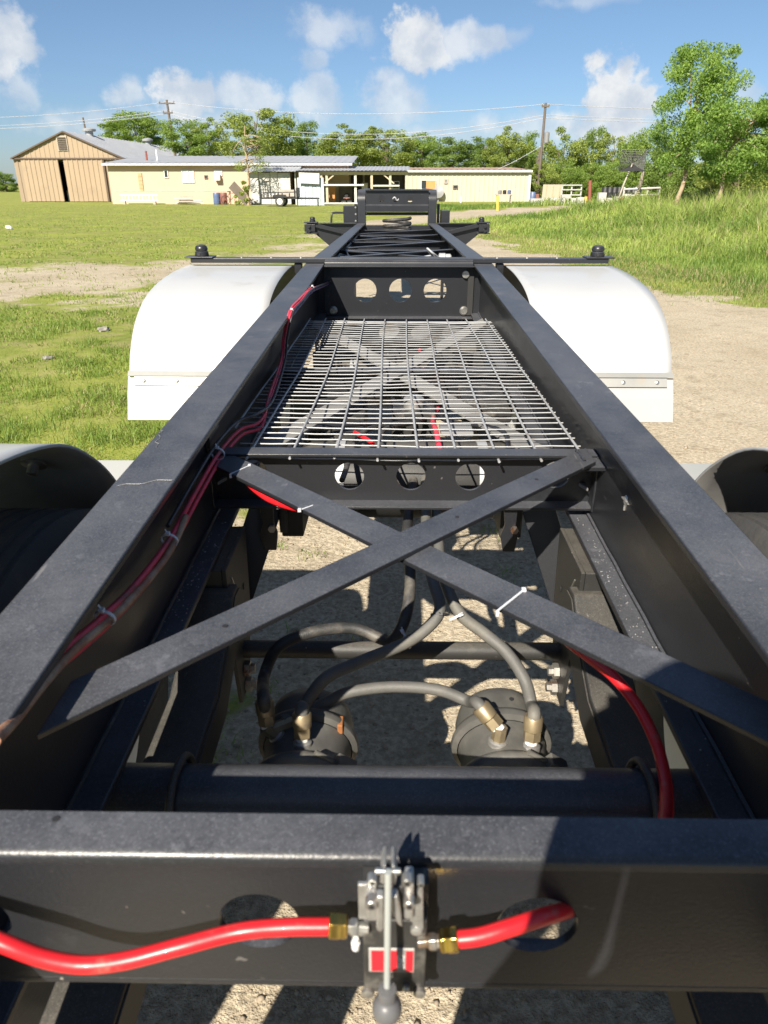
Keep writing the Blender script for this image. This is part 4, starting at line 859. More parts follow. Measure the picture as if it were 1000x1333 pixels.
J = [((.0, -.33, 1.0), (.21, .15)), ((.0, -.33, 1.21), (.20, .14)), ((.02, -.30, 1.43), (.20, .12)), ((.01, -.27, 1.57), (.095, .08)), ((.01, -.23, 1.68), (.09, .10)), ((.01, -.21, 1.79), (.075, .09)),
     ((-.15, -.29, 1.50), (.07, .07)), ((-.31, -.27, 1.20), (.055, .055)), ((-.07, -.09, 1.47), (.036, .036)), ((-.040, -.035, 1.59), (.025, .035)),
     ((.22, -.28, 1.57), (.085, .085)), ((.37, -.18, 1.36), (.06, .06)), ((.13, -.06, 1.52), (.034, .034)), ((.050, -.035, 1.59), (.025, .035)),
     ((-.06, -.33, .90), (.10, .10)), ((-.08, -.30, .50), (.065, .07)), ((-.09, -.35, .09), (.045, .05)), ((-.10, -.20, .035), (.042, .035)),
     ((.13, -.33, .90), (.10, .10)), ((.15, -.30, .50), (.065, .07)), ((.16, -.35, .09), (.045, .05)), ((.17, -.20, .035), (.042, .035))]
E = [(0, 1), (1, 2), (2, 3), (3, 4), (4, 5), (2, 6), (6, 7), (7, 8), (8, 9), (2, 10), (10, 11), (11, 12), (12, 13), (0, 14), (14, 15), (15, 16), (16, 17), (0, 18), (18, 19), (19, 20), (20, 21)]
body = skin_body('body', J, E, 'cloth_grey', per)
for sx_, hx in ((-1, -.040), (1, .050)):
    for k in range(4):
        z = 1.585+.022*k; skin_body('finger', [((hx+sx_*.01, -.036, z), (.009, .009)), ((hx+sx_*.022, -.022, z+.004), (.0085, .0085)), ((hx-sx_*.002, -.012, z+.008), (.007, .007))], [(0, 1), (1, 2)], 'skin', body, 1)
    skin_body('thumb', [((hx, -.045, 1.575), (.011, .011)), ((hx-sx_*.012, -.052, 1.60), (.010, .010)), ((hx-sx_*.018, -.044, 1.625), (.008, .008))], [(0, 1), (1, 2)], 'skin', body, 1)
m = MB(); m.lathe([(.01, .14), (.06, .125), (.095, .08), (.105, .02), (.10, -.03)], (.01, -.215, 1.765), (0, -.15, 1), 20, cap=False); m.build('hair', 'hair', body, smooth=60)
m = MB(); m.lathe([(.005, .125), (.07, .12), (.098, .085), (.105, .03), (.165, .012), (.175, .0), (.165, -.002), (.104, .018)], (.01, -.215, 1.765), (0, .12, 1), 28, cap=False); m.build('hat', 'cloth_grey', body, smooth=60)
ph = MB(); ph.obox((CX+.012, -.020, 1.64), ((1, 0, 0), (0, _ct, -_st), (0, _st, _ct)), (.038, .0042, .078)); tag(ph.build('phone', 'black_plain', bevel=.003), 'slim black phone held up in two hands behind the trailer end', 'phone')

# ================================================================== container chassis
def zr(Y):                                   # height of the rail tops: the frame is cambered
    return 1.231-(4.31-Y)*.0255 if Y <= 4.31 else 1.231-(Y-4.31)*.0134
CH = thing('container_chassis', 'long black steel container chassis trailer with white fenders parked on the dirt', 'trailer', (0, 0, 0))
BP = 'black_paint'
FI, FO, WEB, DEP = .425, .535, .475, .295    # flange inner, outer, web inner face, rail depth
RAIL_Y = [.12, 1.0, 2.0, 3.0, 4.31, 6.0, 8.0, 10.32]
def rail(sx):
    c = (FI+FO)/2; t = .015; wt = .006
    prof = [(FI, 0), (FO, 0), (FO, -t), (c+wt, -t), (c+wt, -DEP+t), (FO, -DEP+t), (FO, -DEP), (FI, -DEP), (FI, -DEP+t), (c-wt, -DEP+t), (c-wt, -t), (FI, -t)]
    m = MB(); n = len(prof)
    vs = [(sx*x, Y, zr(Y)+z) for Y in RAIL_Y for x, z in prof]
    fs = [(i*n+k, i*n+(k+1) % n, (i+1)*n+(k+1) % n, (i+1)*n+k) for i in range(len(RAIL_Y)-1) for k in range(n)]
    # end caps from three boxes' faces
    for e in (0, (len(RAIL_Y)-1)*n):
        fs += [(e+0, e+1, e+2, e+3, e+10, e+11), (e+3, e+4, e+9, e+10), (e+4, e+5, e+6, e+7, e+8, e+9)]
    m.add(vs, fs)
    o = m.build('main_rail', BP, CH, bevel=.004)
    # weld beads along the lower web joint
    b = MB(); pts = []
    for i in range(60):
        Y = .2+i*.07; pts.append((sx*(c-wt-.003), Y, zr(Y)-DEP+t+.004+.0015*math.sin(i*2.3)))
    b.tube(pts, .0045, 5, 1); b.build('weld_bead', BP, o, smooth=60)
    return o
rail_l = rail(-1); rail_r = rail(1)
# scratches with a shape of their own on the left rail top
for k, (pa, pb) in enumerate((((150, 627), (225, 617)), ((202, 580), (210, 557)))):
    m = MB(); a = atZ(*pa, zr(1.5)+.0012); b = atZ(*pb, zr(1.6)+.0012); pts = []
    for i in range(15):
        t = i/14; q = a.lerp(b, t); q.x += .003*math.sin(i*1.1)+random.uniform(-.002, .002); q.y += .004*math.sin(i*.8); q.z = zr(q.y)+.0012; pts.append(q)
    m.tube(pts, .0006, 4, 0); m.build('scratch', 'strip_steel', rail_l)

# ---- near cross member (channel, open to the front) with holes
ZN = zr(.44)
YF = .42
nm = MB()
hr = .036
for_h = [atY(-22, 1240, YF), atY(335, 1180, YF), atY(700, 1200, YF)]
hz = ZN-.082
near = nm.holed(-WEB, WEB, ZN-.165, ZN-.012, [(for_h[0].x, hz-.003, hr), (for_h[1].x, hz, hr), (for_h[2].x, hz, hr)], YF, YF+.008, 32).build('cross_member', BP, CH, smooth=40)
m = MB(); m.prism([(YF, ZN-.0121), (YF+.001, ZN-.006), (YF+.004, ZN-.0015), (YF+.009, ZN), (YF+.046, ZN), (YF+.046, ZN-.008), (YF+.0081, ZN-.0121)], lambda a, b, t: (t, a, b), -WEB, WEB)
m.build('top_flange', BP, near, smooth=50)
m = MB(); m.box(-WEB, WEB, YF, YF+.046, ZN-.174, ZN-.1651); m.build('bottom_flange', BP, near, bevel=.002)
m = MB(); p = atZ(73, 1066, ZN); m.lathe([(.0035, 0), (.0035, .0006)], (p.x, p.y, ZN), (0, 0, 1), 12); m.build('drilled_hole', 'black_plain', near)

# ---- added shade panels under the tail, below the picture; their gaps let two strips of sun through
for (xa_, xb_, z0_, z1_) in ((-1.12, -.73, .60, 1.07), (-.62, -.447, .60, .84), (-.21, 1.12, .60, .84)):
    m = MB(); m.box(xa_, xb_, .125, .135, z0_, z1_); rp_ = m.build('added_shade_panel', BP, CH, bevel=.002)
    for k in range(max(1, int((xb_-xa_)/.35))):
        m = MB(); m.lathe([(.05, 0), (.05, .02), (.035, .03), (.005, .033)], (xa_+.12+.3*k if xb_-xa_ > .3 else (xa_+xb_)/2, .124, .70), (0, -1, 0), 20); m.build('added_tail_light', 'lens_red', rp_, smooth=40)
for x in (-.9, -.535, .46, .9):
    m = MB(); m.box(x-.02, x+.02, .136, .16, .70, 1.0 if x < -.6 else .84); m.build('shade_panel_bracket', BP, CH, bevel=.002)
# ---- channels between the rails: Y of the web, height of top and bottom, holes
def channel(Y, zt, zb, holes=(), fl=.042, facing=-1, name='cross_member', half=WEB-.001, t=.008):
    m = MB(); y1 = Y+fl*facing*(1)
    if holes: m.holed(-half, half, zb+t, zt-t, holes, min(Y, Y-facing*t), max(Y, Y-facing*t), 32)
    else: m.box(-half, half, min(Y, Y-facing*t), max(Y, Y-facing*t), zb+t, zt-t)
    o = m.build(name, BP, CH, smooth=40)
    f1 = MB(); f1.box(-half, half, min(Y-facing*t, y1), max(Y-facing*t, y1), zt-t+.0001, zt); f1.build('top_flange', BP, o, bevel=.002)
    f2 = MB(); f2.box(-half, half, min(Y-facing*t, y1), max(Y-facing*t, y1), zb, zb+t-.0001); f2.build('bottom_flange', BP, o, bevel=.002)
    return o
YP = 1.66
hp = [atY(x, 622, YP) for x in (455, 535, 612)]
ch_mid = channel(YP, 1.052, .905, [(q.x, .978, .037) for q in hp]+[(-.375, .985, .036), (.385, .985, .036)])
YB = 4.30
hf = [atY(x, 378, YB) for x in (475.5, 521.5, 566.5)]
ch_bar = channel(YB, 1.222, .925, [(q.x, 1.078, .066) for q in hf], fl=.075)
for sx in (-1, 1):                       # upright stiffeners and round plugs on the far plate
    m = MB(); m.box(sx*.40, sx*.435, YB-.012, YB-.001, .94, 1.21); m.build('stiffener', 'black_dusty', ch_bar, bevel=.002)
    m = MB(); m.lathe([(.026, 0), (.026, .01), (.018, .018)], (sx*.385, YB-.001, .965), (0, -1, 0), 18); m.build('plug', 'zinc', ch_bar, smooth=40)
m = MB(); m.lathe([(.02, 0), (.02, .02)], (.385, YB-.001, 1.17), (0, -1, 0), 16); m.build('plug', 'zinc', ch_bar, smooth=40)

# ---- bolster bar with twist locks over the rails
def twistlock(x, y, z, par):
    m = MB(); m.lathe([(.038, 0), (.040, .004), (.037, .024), (.033, .027)], (x, y, z), (0, 0, 1), 20)
    o = m.build('twist_lock', BP, par, smooth=40)
    m = MB(); m.lathe([(.024, .027), (.034, .030), (.036, .040), (.032, .052), (.018, .061), (.003, .063)], (x, y, z), (0, 0, 1), 20)
    m.build('lock_head', BP, o, smooth=50)
    m = MB(); m.lathe([(.009, 0), (.009, .010)], (x-.008, y-.034, z+.013), (0, -1, 0), 12); m.build('lock_pin', 'black_plain', o)
    return o
zt = zr(YB)
m = MB(); m.box(-1.19, 1.19, YB-.035, YB+.05, zt+.0025, zt+.028); bol = m.build('bolster_bar', BP, CH, bevel=.004)
m = MB(); m.prism([(YB-.062, zt-.02), (YB-.066, zt+.006), (YB-.058, zt+.016), (YB-.036, zt+.022), (YB-.036, zt-.02)], lambda a, b, t: (t, a, b), -.42, .42); m.build('bar_lip', BP, bol, smooth=60)
for sx in (-1, 1):
    m = MB(); m.box(sx*1.06, sx*1.222, YB-.045, YB+.06, zt+.0285, zt+.036); m.build('lock_plate', BP, bol, bevel=.003)
    twistlock(sx*1.13, YB, zt+.0365, bol)
    for k in range(3):
        m = MB(); m.lathe([(.008, 0), (.007, .005), (.003, .007)], (sx*(.56+.17*k), YB-.012, zt+.028), (0, 0, 1), 10); m.build('rivet', 'zinc', bol, smooth=50)

# ---- flat bar crosses
def xbar(p0, p1, wd=.068, th=.0095, par=CH, dusty=False):
    p0, p1 = Vector(p0), Vector(p1); d = p1-p0; h = wd/2*math.hypot(d.x, d.y)/abs(d.x); t = th/2; m = MB()      # ends cut parallel to the rails
    m.add([(p.x, p.y+a*h, p.z+b*t) for p in (p0, p1) for b in (-1, 1) for a in (-1, 1)], [(0, 1, 3, 2), (4, 6, 7, 5), (0, 4, 5, 1), (2, 3, 7, 6), (0, 2, 6, 4), (1, 5, 7, 3)])
    return m.build('brace_bar', 'dusty_bar' if dusty else BP, par, bevel=.0022)
zA, zBk = 1.079, 1.052
barA = xbar((-.425, .664, zA), (.452, 1.615, zBk), .066)
pc = Vector((0, 1.19, 1.02))
# the other bar is in two halves welded against the first
dB = (Vector((.46, .765, zA))-Vector((-.462, 1.605, zBk)))
c0 = Vector((-.452, 1.615, zBk)); c1 = Vector((.44, .645, zA+.001))
c0.z -= .0105; c1.z -= .0105; barB = xbar(c0, c1, .070)
for q, s_ in ((c0, 1), (Vector((.452, 1.605, zBk)), -1)):
    m = MB(); m.box(q.x-.045 if q.x < 0 else q.x-.03, q.x+.03 if q.x < 0 else q.x+.045, q.y-.05, q.y+.045, q.z-.016, q.z-.0055); m.build('gusset', BP, CH, bevel=.002)
for q in ((.29, 1.44, 0), (.10, 1.233, 0), (-.26, .842, 0)):
    m = MB(); m.lathe([(.004, 0), (.004, .0007)], (q[0], q[1], 1.079-.0286*(q[1]-.672)+.0051), (0, 0, 1), 10); m.build('drilled_hole', 'black_plain', barA)
# under the mesh
zm = 1.0
xbar((-.46, 1.72, zm-.03), (.46, 3.9, zm-.03), .075, .0095, CH, True)
xbar((.46, 1.72, zm-.041), (-.46, 3.9, zm-.041), .075, .0095, CH, True)
# ---- wire mesh panel lying between the rails (4 in by 2 in galvanised)
MG = MB(); MG.tube([(0, -.3, 0), (0, .3, 0)], .003, 6, 0)
mesh_panel = MB().box(-.46, .46, 3.655, 3.672, 1.005, 1.012).build('wire_mesh', 'galvanised', CH)
Y0m, Y1m = 1.625, 3.66
XW = [-.455, -.372]+[-.372+.1016*k for k in range(1, 9)]
def zmesh(x, y): return 1.034-.017*(y-1.62)/2+.0035*math.sin(x*7+1)*math.sin(y*3.1)-.010*math.exp(-((x+.1)**2+(y-2.4)**2)/.2)+(.0012*math.sin(y*9))
for i, x in enumerate(XW):
    ys = 1.86 if i == 0 else Y0m-random.uniform(0, .025); m = MB()
    pts = [(x+.006*math.sin(y*2.2+i), y, zmesh(x, y)) for y in np.linspace(ys, Y1m, 14)]
    m.tube([(p[0], p[1], p[2]+.0060) for p in pts], .0034, 6, 2); m.build('wire', 'galvanised', mesh_panel, smooth=70)
k = 0; y = Y0m+.012
while y < Y1m:
    xl = -.458 if y > 1.86 else -.372-random.uniform(0, .05)
    m = MB(); ph = random.uniform(0, 6)
    pts = [(x, y+.004*math.sin(ph+x*4)+(.006*(abs(x)/.45)**2 if k % 7 == 3 else 0), zmesh(x, y)+.0010*math.sin(x*30+ph)) for x in np.linspace(xl, .458 if y > 1.7 else .442, 12)]
    m.tube(pts, .0020, 5, 1); m.build('wire', 'galvanised', mesh_panel, smooth=70)
    y += .0508; k += 1

# ---- dark parts added under the mesh to cover bright ground
channel(2.78, .985, .875, (), .045)
m = MB(); m.lathe([(.01, -.33), (.06, -.322), (.09, -.30), (.105, -.27), (.105, .27), (.09, .30), (.06, .322), (.01, .33)], (-.03, 3.25, .80), (1, 0, 0), 28); t2_ = m.build('air_tank', 'black_dusty', CH, smooth=50)
for x in (-.18, .18): m = MB(); m.lathe([(.106, -.015), (.109, -.014), (.109, .014), (.106, .015)], (-.03+x, 3.25, .80), (1, 0, 0), 28, cap=False); m.build('tank_strap', 'galvanised', t2_, smooth=40)
m = MB(); m.box(-.30, -.12, 2.15, 2.55, .83, .93); m.build('valve_box', 'valve_black', CH, bevel=.01)
for sx in (-1, 1):
    m = MB(); m.box(sx*.27, sx*.33, 1.75, 3.95, .76, .86); m.build('added_dark_beam', 'black_dusty', CH, bevel=.004)
m = MB(); m.lathe([(.01, -.45), (.09, -.44), (.135, -.41), (.155, -.37), (.155, .37), (.135, .41), (.09, .44), (.01, .45)], (0, 4.78, .70), (1, 0, 0), 32); m.build('air_tank', 'black_dusty', CH, smooth=50)  # tank added to hide sunlit ground seen through the mesh
m = MB(); m.box(-.44, .44, 3.62, 3.66, .62, .86); m.build('added_dark_plate', 'black_dusty', CH, bevel=.003)
m = MB(); m.box(.22, .40, 2.45, 2.70, .865, .95); m.build('valve_box', 'valve_black', CH, bevel=.01)
# weld beads where the bars and channels meet the frame
for (a_, b_) in (((-.4735, 1.615, .905), (-.4735, 1.615, 1.05)), ((.4735, 1.615, .905), (.4735, 1.615, 1.05)), ((-.42, .63, 1.0745), (-.42, .70, 1.0745)), ((.425, 1.565, 1.058), (.425, 1.645, 1.056))):
    m = MB(); a_, b_ = Vector(a_), Vector(b_); m.tube([a_.lerp(b_, i/14)+Vector((random.uniform(-.001, .001), random.uniform(-.001, .001), .001*math.sin(i*2.1))) for i in range(15)], .0042, 6, 1); m.build('weld_bead', BP, CH, smooth=60)
# ---- suspension: hangers, trailing springs, cross tubes, axles
AX = [1.0, 4.12]; AZ_ = .538
def lathe_x(prof, x, y, z, seg=32): m = MB(); m.lathe(prof, (x, y, z), (1, 0, 0), seg); return m
for ai, Ya in enumerate(AX):
    m = MB(); m.lathe([(.064, -.92), (.064, .92)], (0, Ya, AZ_), (1, 0, 0), 32); axle = m.build('axle', BP, CH, smooth=40)
    for sx in (-1, 1):
        # hanger box under the rail
        y0, y1 = Ya+.385, Ya+.615; zb = zr(y0)-DEP-.002 if ai == 0 else zr(Ya)-DEP-.005
        m = MB()
        m.prism([(y0, zb), (y1, zb), (y1-.02, zb-.20), (y0+.13, zb-.40), (y0+.03, zb-.40), (y0, zb-.22)], lambda a, b, t: (t, a, b), sx*.398, sx*.408)
        hg = m.build('spring_hanger', 'black_dusty', CH, bevel=.002)
        m = MB(); m.prism([(y0, zb-.001), (y1, zb-.001), (y1-.02, zb-.20), (y0+.13, zb-.40), (y0+.03, zb-.40), (y0, zb-.22)], lambda a, b, t: (t, a, b), sx*.515, sx*.525); m.build('hanger_plate', 'black_dusty', hg, bevel=.002)
        m = MB(); m.box(sx*.4085, sx*.5145, y0, y0+.01, zb-.17, zb-.001); m.build('hanger_plate', 'black_dusty', hg, bevel=.002)
        m = MB(); m.box(sx*.4085, sx*.5145, y0+.011, y1, zb-.013, zb-.002); m.build('hanger_plate', 'black_dusty', hg)
        for (hy, hz_) in ((.075, .09), (.15, .13), (.10, .22)):
            m = MB(); m.lathe([(.009, 0), (.009, .0012)], (sx*.3965, y0+hy, zb-hz_), (-sx, 0, 0), 12); m.build('bolt_hole', 'black_plain', hg)
        for (hy, hz_) in ((.05, .06), (.12, .19)):
            m = MB(); m.bar((sx*.397, y0+hy-.012, zb-hz_+.02), (sx*.397, y0+hy+.012, zb-hz_-.02), .004, .003, (1, 0, 0)); m.build('weld_mark', 'zinc', hg)
        # diagonal brace plate behind the hanger
        m = MB(); m.bar((sx*.36, y1+.10, zb+.01), (sx*.47, y1-.01, zb-.30), .085, .008, (0, 1, .3)); m.build('hanger_brace', BP, CH, bevel=.002)
        # bolts low on the hanger
        for (hy, hz_) in ((.08, .33), (.08, .38)):
            m = MB(); m.lathe([(.020, 0), (.020, .014), (.012, .015), (.012, .026)], (sx*.397, y0+hy, zb-hz_), (-sx, 0, 0), 6); m.build('hex_bolt', 'steel_bolt', hg)
        # trailing beam over the axle
        prof = [(Ya-.62, .655), (Ya-.06, .690), (Ya+.16, .70), (Ya+.30, .765), (Ya+.365, .815), (Ya+.41, .812), (Ya+.43, .77), (Ya+.41, .70), (Ya+.20, .60), (Ya-.06, .59), (Ya-.62, .56)]
        m = MB(); m.prism(prof, lambda a, b, t: (t, a, b), sx*.380, sx*.478); tb_ = m.build('trailing_beam', 'black_dusty', CH, bevel=.006)
        for xx in (.3785, .4795):
            m = MB(); m.prism([(q[0], q[1]-.012 if i < 6 else q[1]+.02) for i, q in enumerate(prof[:-1])]+[(Ya-.6, .58)], lambda a, b, t: (t, a, b), sx*xx-.0012, sx*xx+.0012); m.build('beam_rib', 'black_dusty', tb_)
        # axle seat and U bolts
        m = MB(); m.box(sx*.415, sx*.515, Ya-.08, Ya+.08, .60, .612); st = m.build('axle_seat', 'black_dusty', CH, bevel=.003)
        m = MB(); r0 = .074
        pts = [(sx*.33, Ya+r0*math.cos(a)*1.02, .538+r0*math.sin(a)*1.05) for a in np.linspace(-.6, PI+.6, 14)]
        m.tube(pts, .009, 8, 1); m.build('u_bolt', 'black_dusty', axle, smooth=60)
    ct = MB(); ct.lathe([(.0225, -.40), (.0225, .40)], (0, Ya+.485, .575), (1, 0, 0), 20); ct.build('cross_tube', 'black_dusty', CH, smooth=40)
m = MB(); m.lathe([(.057, -.53), (.057, .53)], (0, .80, .783), (1, 0, 0), 36); big = m.build('cross_tube', BP, CH, smooth=40)
for x in (-.345, .36):
    m = MB(); m.tube([(x, .80+.068*math.cos(a), .783+.068*math.sin(a)) for a in np.linspace(-.7, PI+.7, 16)], .0065, 10, 1); m.build('u_bolt', 'black_dusty', big, smooth=60)
# tabs hanging from the middle channel
for x in (-.345, .275):
    m = MB(); q = x; m.prism([(-.018, 0), (.018, 0), (.016, -.05), (.024, -.075), (.018, -.125), (-.012, -.125), (-.022, -.08), (-.012, -.05)], lambda a, b, t: (q+a, 1.64+t, .904+b), -.006, .006)
    m.build('hanging_tab', BP, CH, bevel=.002)
    m = MB(); m.lathe([(.010, 0), (.010, .01)], (q+.012, 1.633, .845), (0, -1, 0), 6); m.build('hex_bolt', 'steel_bolt', CH)
    m = MB(); m.prism([(-.012, 0), (.012, 0), (.010, -.10), (-.010, -.10)], lambda a, b, t: (q+.03+a, 1.70+t, .90+b), -.006, .006); m.build('hanging_tab', BP, CH, bevel=.002)

# ---- wheels and tyres
def tyre_profile(R=.52, W=.265, rr=.285):
    h = W/2; prof = [(rr, -h*.80), (rr+.015, -h*.92), (rr+.06, -h*1.03), (R-.09, -h*1.0), (R-.055, -h*.93), (R-.05, -h*.935), (R-.035, -h*.90), (R-.012, -h*.80)]
    g = [-.60, -.36, -.12, .12, .36, .60]; prof.append((R, -h*.74))
    for c in g: prof += [(R, (c-.045)*h*1.1), (R-.007, (c-.03)*h*1.1), (R-.007, (c+.03)*h*1.1), (R, (c+.045)*h*1.1)]
    prof += [(R, h*.74), (R-.012, h*.80), (R-.035, h*.90), (R-.05, h*.935), (R-.055, h*.93), (R-.09, h*1.0), (R-.06-.02, h*1.03), (rr+.06, h*1.03), (rr+.015, h*.92), (rr, h*.80)]
    return prof
tp = MB(); tp.lathe(tyre_profile(), (0, 0, 0), (1, 0, 0), 64, cap=False)
rp = MB(); rp.lathe([(.285, -.11), (.27, -.10), (.262, -.02), (.22, .03), (.12, .05), (.10, .03), (.10, -.03), (.02, -.03)], (0, 0, 0), (1, 0, 0), 40)
wheel0 = None
for Ya in AX:
    for sx in (-1, 1):
        for X in (.79, 1.085):
            if wheel0 is None:
                ty = tp.build('wheel', 'rubber', CH, smooth=35); rm = rp.build('rim', 'white_plain', ty, smooth=35); wheel0 = (ty, rm)
                for a in range(8):
                    m = MB(); t = a*PI/4; m.lathe([(.016, 0), (.016, .02)], (.03, .165*math.cos(t), .165*math.sin(t)), (1, 0, 0), 6); m.build('wheel_nut', 'zinc', ty)
            else:
                ty = dup(wheel0[0], CH)
                for c in wheel0[0].children: dup(c, ty)
            ty.location = (sx*X, Ya+(.2 if Ya < 2 else 0), .524); ty.rotation_euler = (random.uniform(0, 6), 0, 0 if sx > 0 else PI)

# ---- fenders
def sheet(prof, x0, x1, th, nx=10):
    prof2 = [(p.y, p.z) for p in smooth_path([(0, a, b) for a, b in prof], 5)]
    m = MB(); m.strip(prof2, x0, x1, nx); return m
def fender(prof, sx, x0, x1, lip_end):
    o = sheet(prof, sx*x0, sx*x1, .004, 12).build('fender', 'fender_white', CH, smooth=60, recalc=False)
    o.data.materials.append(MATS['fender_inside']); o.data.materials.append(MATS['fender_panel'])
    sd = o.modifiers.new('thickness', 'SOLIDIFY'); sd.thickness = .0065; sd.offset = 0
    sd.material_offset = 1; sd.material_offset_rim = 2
    # which side is outside: the strip winds so that +x gives one facing, -x the other
    return o
FARP = [(3.165, .862), (3.215, .95), (3.32, 1.055), (3.48, 1.135), (3.68, 1.18), (3.95, 1.205), (4.2, 1.212), (4.42, 1.205), (4.70, 1.15), (4.93, 1.03), (5.06, .86)]
NEARP = [(.30, .70), (.38, .86), (.52, 1.04), (.72, 1.16), (.95, 1.213), (1.14, 1.211), (1.357, 1.165), (1.50, 1.08), (1.60, .98), (1.68, .85), (1.72, .72), (1.74, .58)]
for sx in (-1, 1):
    for nm_, P_ in (('far', FARP), ('near', NEARP)):
        x0 = .615 if nm_ == 'far' else .70
        o = fender(P_, sx, x0, 1.222, 0)
        if sx > 0:
            o.data.flip_normals()
        # bolted joint strip and lower panel at the end towards the other fender
        (ya, za) = P_[0] if nm_ == 'far' else P_[-3]; s_ = -1 if nm_ == 'far' else 1
        m = MB(); m.strip([(ya+s_*.004, za+.012), (ya+s_*.012, za+.018), (ya+s_*.022, za+.008), (ya+s_*.030, za-.0)], sx*(x0+.002), sx*1.222); m.build('joint_bead', 'strip_steel', o, smooth=60)
        m = MB(); m.obox((sx*.91, ya+s_*.030, za-.022), ((1, 0, 0), (0, .45*(-s_), .89), (0, .89, .45*s_)), (.285, .022, .0025)); m.build('joint_strip', 'strip_steel', o, bevel=.001)
        e = Vector((0, .45*s_, -.89))
        pts = [(ya+s_*.012, za-.008), (ya+s_*.055, za-.09), (ya+s_*.095, za-.185)] if nm_ == 'far' else [(ya+s_*.012, za-.008), (ya+s_*.06, za+.03), (ya+s_*.13, za+.11)]
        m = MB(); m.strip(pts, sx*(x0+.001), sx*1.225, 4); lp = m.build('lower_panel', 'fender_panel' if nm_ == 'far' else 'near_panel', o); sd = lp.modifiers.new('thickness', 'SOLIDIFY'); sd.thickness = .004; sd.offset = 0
        for k in range(4):
            m = MB(); m.lathe([(.009, 0), (.009, .004), (.004, .007)], (sx*(.70+.15*k), ya+s_*.0325, za-.022), (0, s_*.89, .45), 12); m.build('bolt', 'zinc', o, smooth=50)
        if nm_ == 'near':
            m = MB(); m.lathe([(.028, 0), (.028, .006), (.012, .008), (.012, .03), (.006, .031)], (sx*.84, 1.50, 1.072), (0, -.72, -.7), 16); m.build('mount_bolt', 'steel_bolt', o, smooth=40)
    # mounting bracket under the bolster bar
    m = MB(); m.box(sx*.56, sx*.60, YB-.02, YB+.05, zt-.22, zt-.001); m.build('fender_bracket', BP, CH, bevel=.003)
    

# ---- brake chambers on the axle
def chamber(cx, cy, cz, tilt, par=CH):
    ax = Vector((0, math.cos(tilt), math.sin(tilt))); O = Vector((cx, cy, cz)); A = tuple(ax)
    m = MB(); m.lathe([(.030, -.155), (.062, -.15), (.080, -.135), (.090, -.11), (.094, -.075), (.097, -.062)], O, A, 36); o = m.build('brake_chamber', 'chamber', par, smooth=50)
    m = MB(); m.lathe([(.097, -.062), (.108, -.056), (.112, -.045), (.108, -.034), (.097, -.028)], O, A, 36, cap=False); m.build('clamp_ring', 'chamber', o, smooth=50)
    m = MB(); m.lathe([(.096, -.028), (.092, -.005), (.090, .03), (.094, .052)], O, A, 36, cap=False); m.build('centre_body', 'chamber', o, smooth=50)
    m = MB(); m.lathe([(.096, .052), (.107, .058), (.109, .068), (.105, .078), (.096, .082)], O, A, 36, cap=False); m.build('clamp_ring', 'chamber', o, smooth=50)
    m = MB(); m.lathe([(.096, .082), (.095, .12), (.086, .15), (.062, .172), (.030, .180), (.001, .182)], O, A, 36, cap=False); m.build('spring_cap', 'chamber', o, smooth=50)
    nrm = Vector((0, -math.sin(tilt), math.cos(tilt)))
    for off in (-.045,):
        c = O+ax*off+Vector((1, 0, 0))*.086+nrm*.075
        m = MB(); m.obox(c, (ax, Vector((.6, 0, 0))+nrm*.8, Vector((.8, 0, 0))-nrm*.6), (.014, .016, .022)); m.build('clamp_lug', 'chamber', o, bevel=.003)
        m = MB(); m.tube([c-Vector((.055, 0, -.016))+nrm*.022, c+Vector((.028, 0, 0))-nrm*.02], .006, 8, 0); m.build('clamp_bolt', 'chamber', o, smooth=50)
        m = MB(); m.lathe([(.012, 0), (.012, .012)], c+Vector((.02, 0, -.012)), (.8, 0, -.6), 6); m.build('clamp_nut', 'steel_bolt', o)
    for (a_, b_) in ((.11, .02), (-.10, -.01)):
        q = O+ax*a_; rr = .0925 if a_ > 0 else .0915
        m = MB(); m.lathe([(.005, 0), (.005, .0015)], q+nrm*(rr+.001)+Vector((b_, 0, 0)), nrm, 10); m.build('vent_hole', 'black_plain', o)
    return o, O, ax, nrm
def fitting(base, d, par, elbow=None, L=.05):
    d = Vector(d).normalized()
    m = MB(); m.lathe([(.019, -.006), (.019, .004), (.014, .008)], base, d, 16); b0 = m.build('hose_fitting', 'cast_aluminium', par, smooth=40)
    p = Vector(base)+d*.006
    if elbow is not None:
        e = Vector(elbow).normalized()
        m = MB(); m.lathe([(.015, 0), (.015, .030)], p, d, 8); m.build('elbow', 'brass_old', b0)
        p = p+d*.022; d = e
    m = MB(); m.lathe([(.013, 0), (.013, .012)], p, d, 10); m.build('thread_seal', 'white_plain', b0, smooth=40)
    m = MB(); m.lathe([(.018, .010), (.018, .030)], p, d, 6); m.build('hex_nut', 'brass_old', b0)
    m = MB(); m.lathe([(.0155, .030), (.019, .032), (.0195, .058), (.017, .062)], p, d, 16); m.build('ferrule', 'brass_old', b0, smooth=40)
    return p+d*.05, d
tl = .14
chL = chamber(-.203, 1.115, .535, tl); chR = chamber(.214, 1.122, .535, tl)
for Ya in (AX[1],): chamber(-.2, Ya+.13, .535, tl); chamber(.22, Ya+.13, .535, tl)
m = MB(); m.obox(chL[1]+Vector((.072, .055, .075)), ((1, 0, 0), (0, 1, 0), (0, 0, 1)), (.006, .016, .012)); m.build('rust_patch', 'rust', chL[0], bevel=.003)
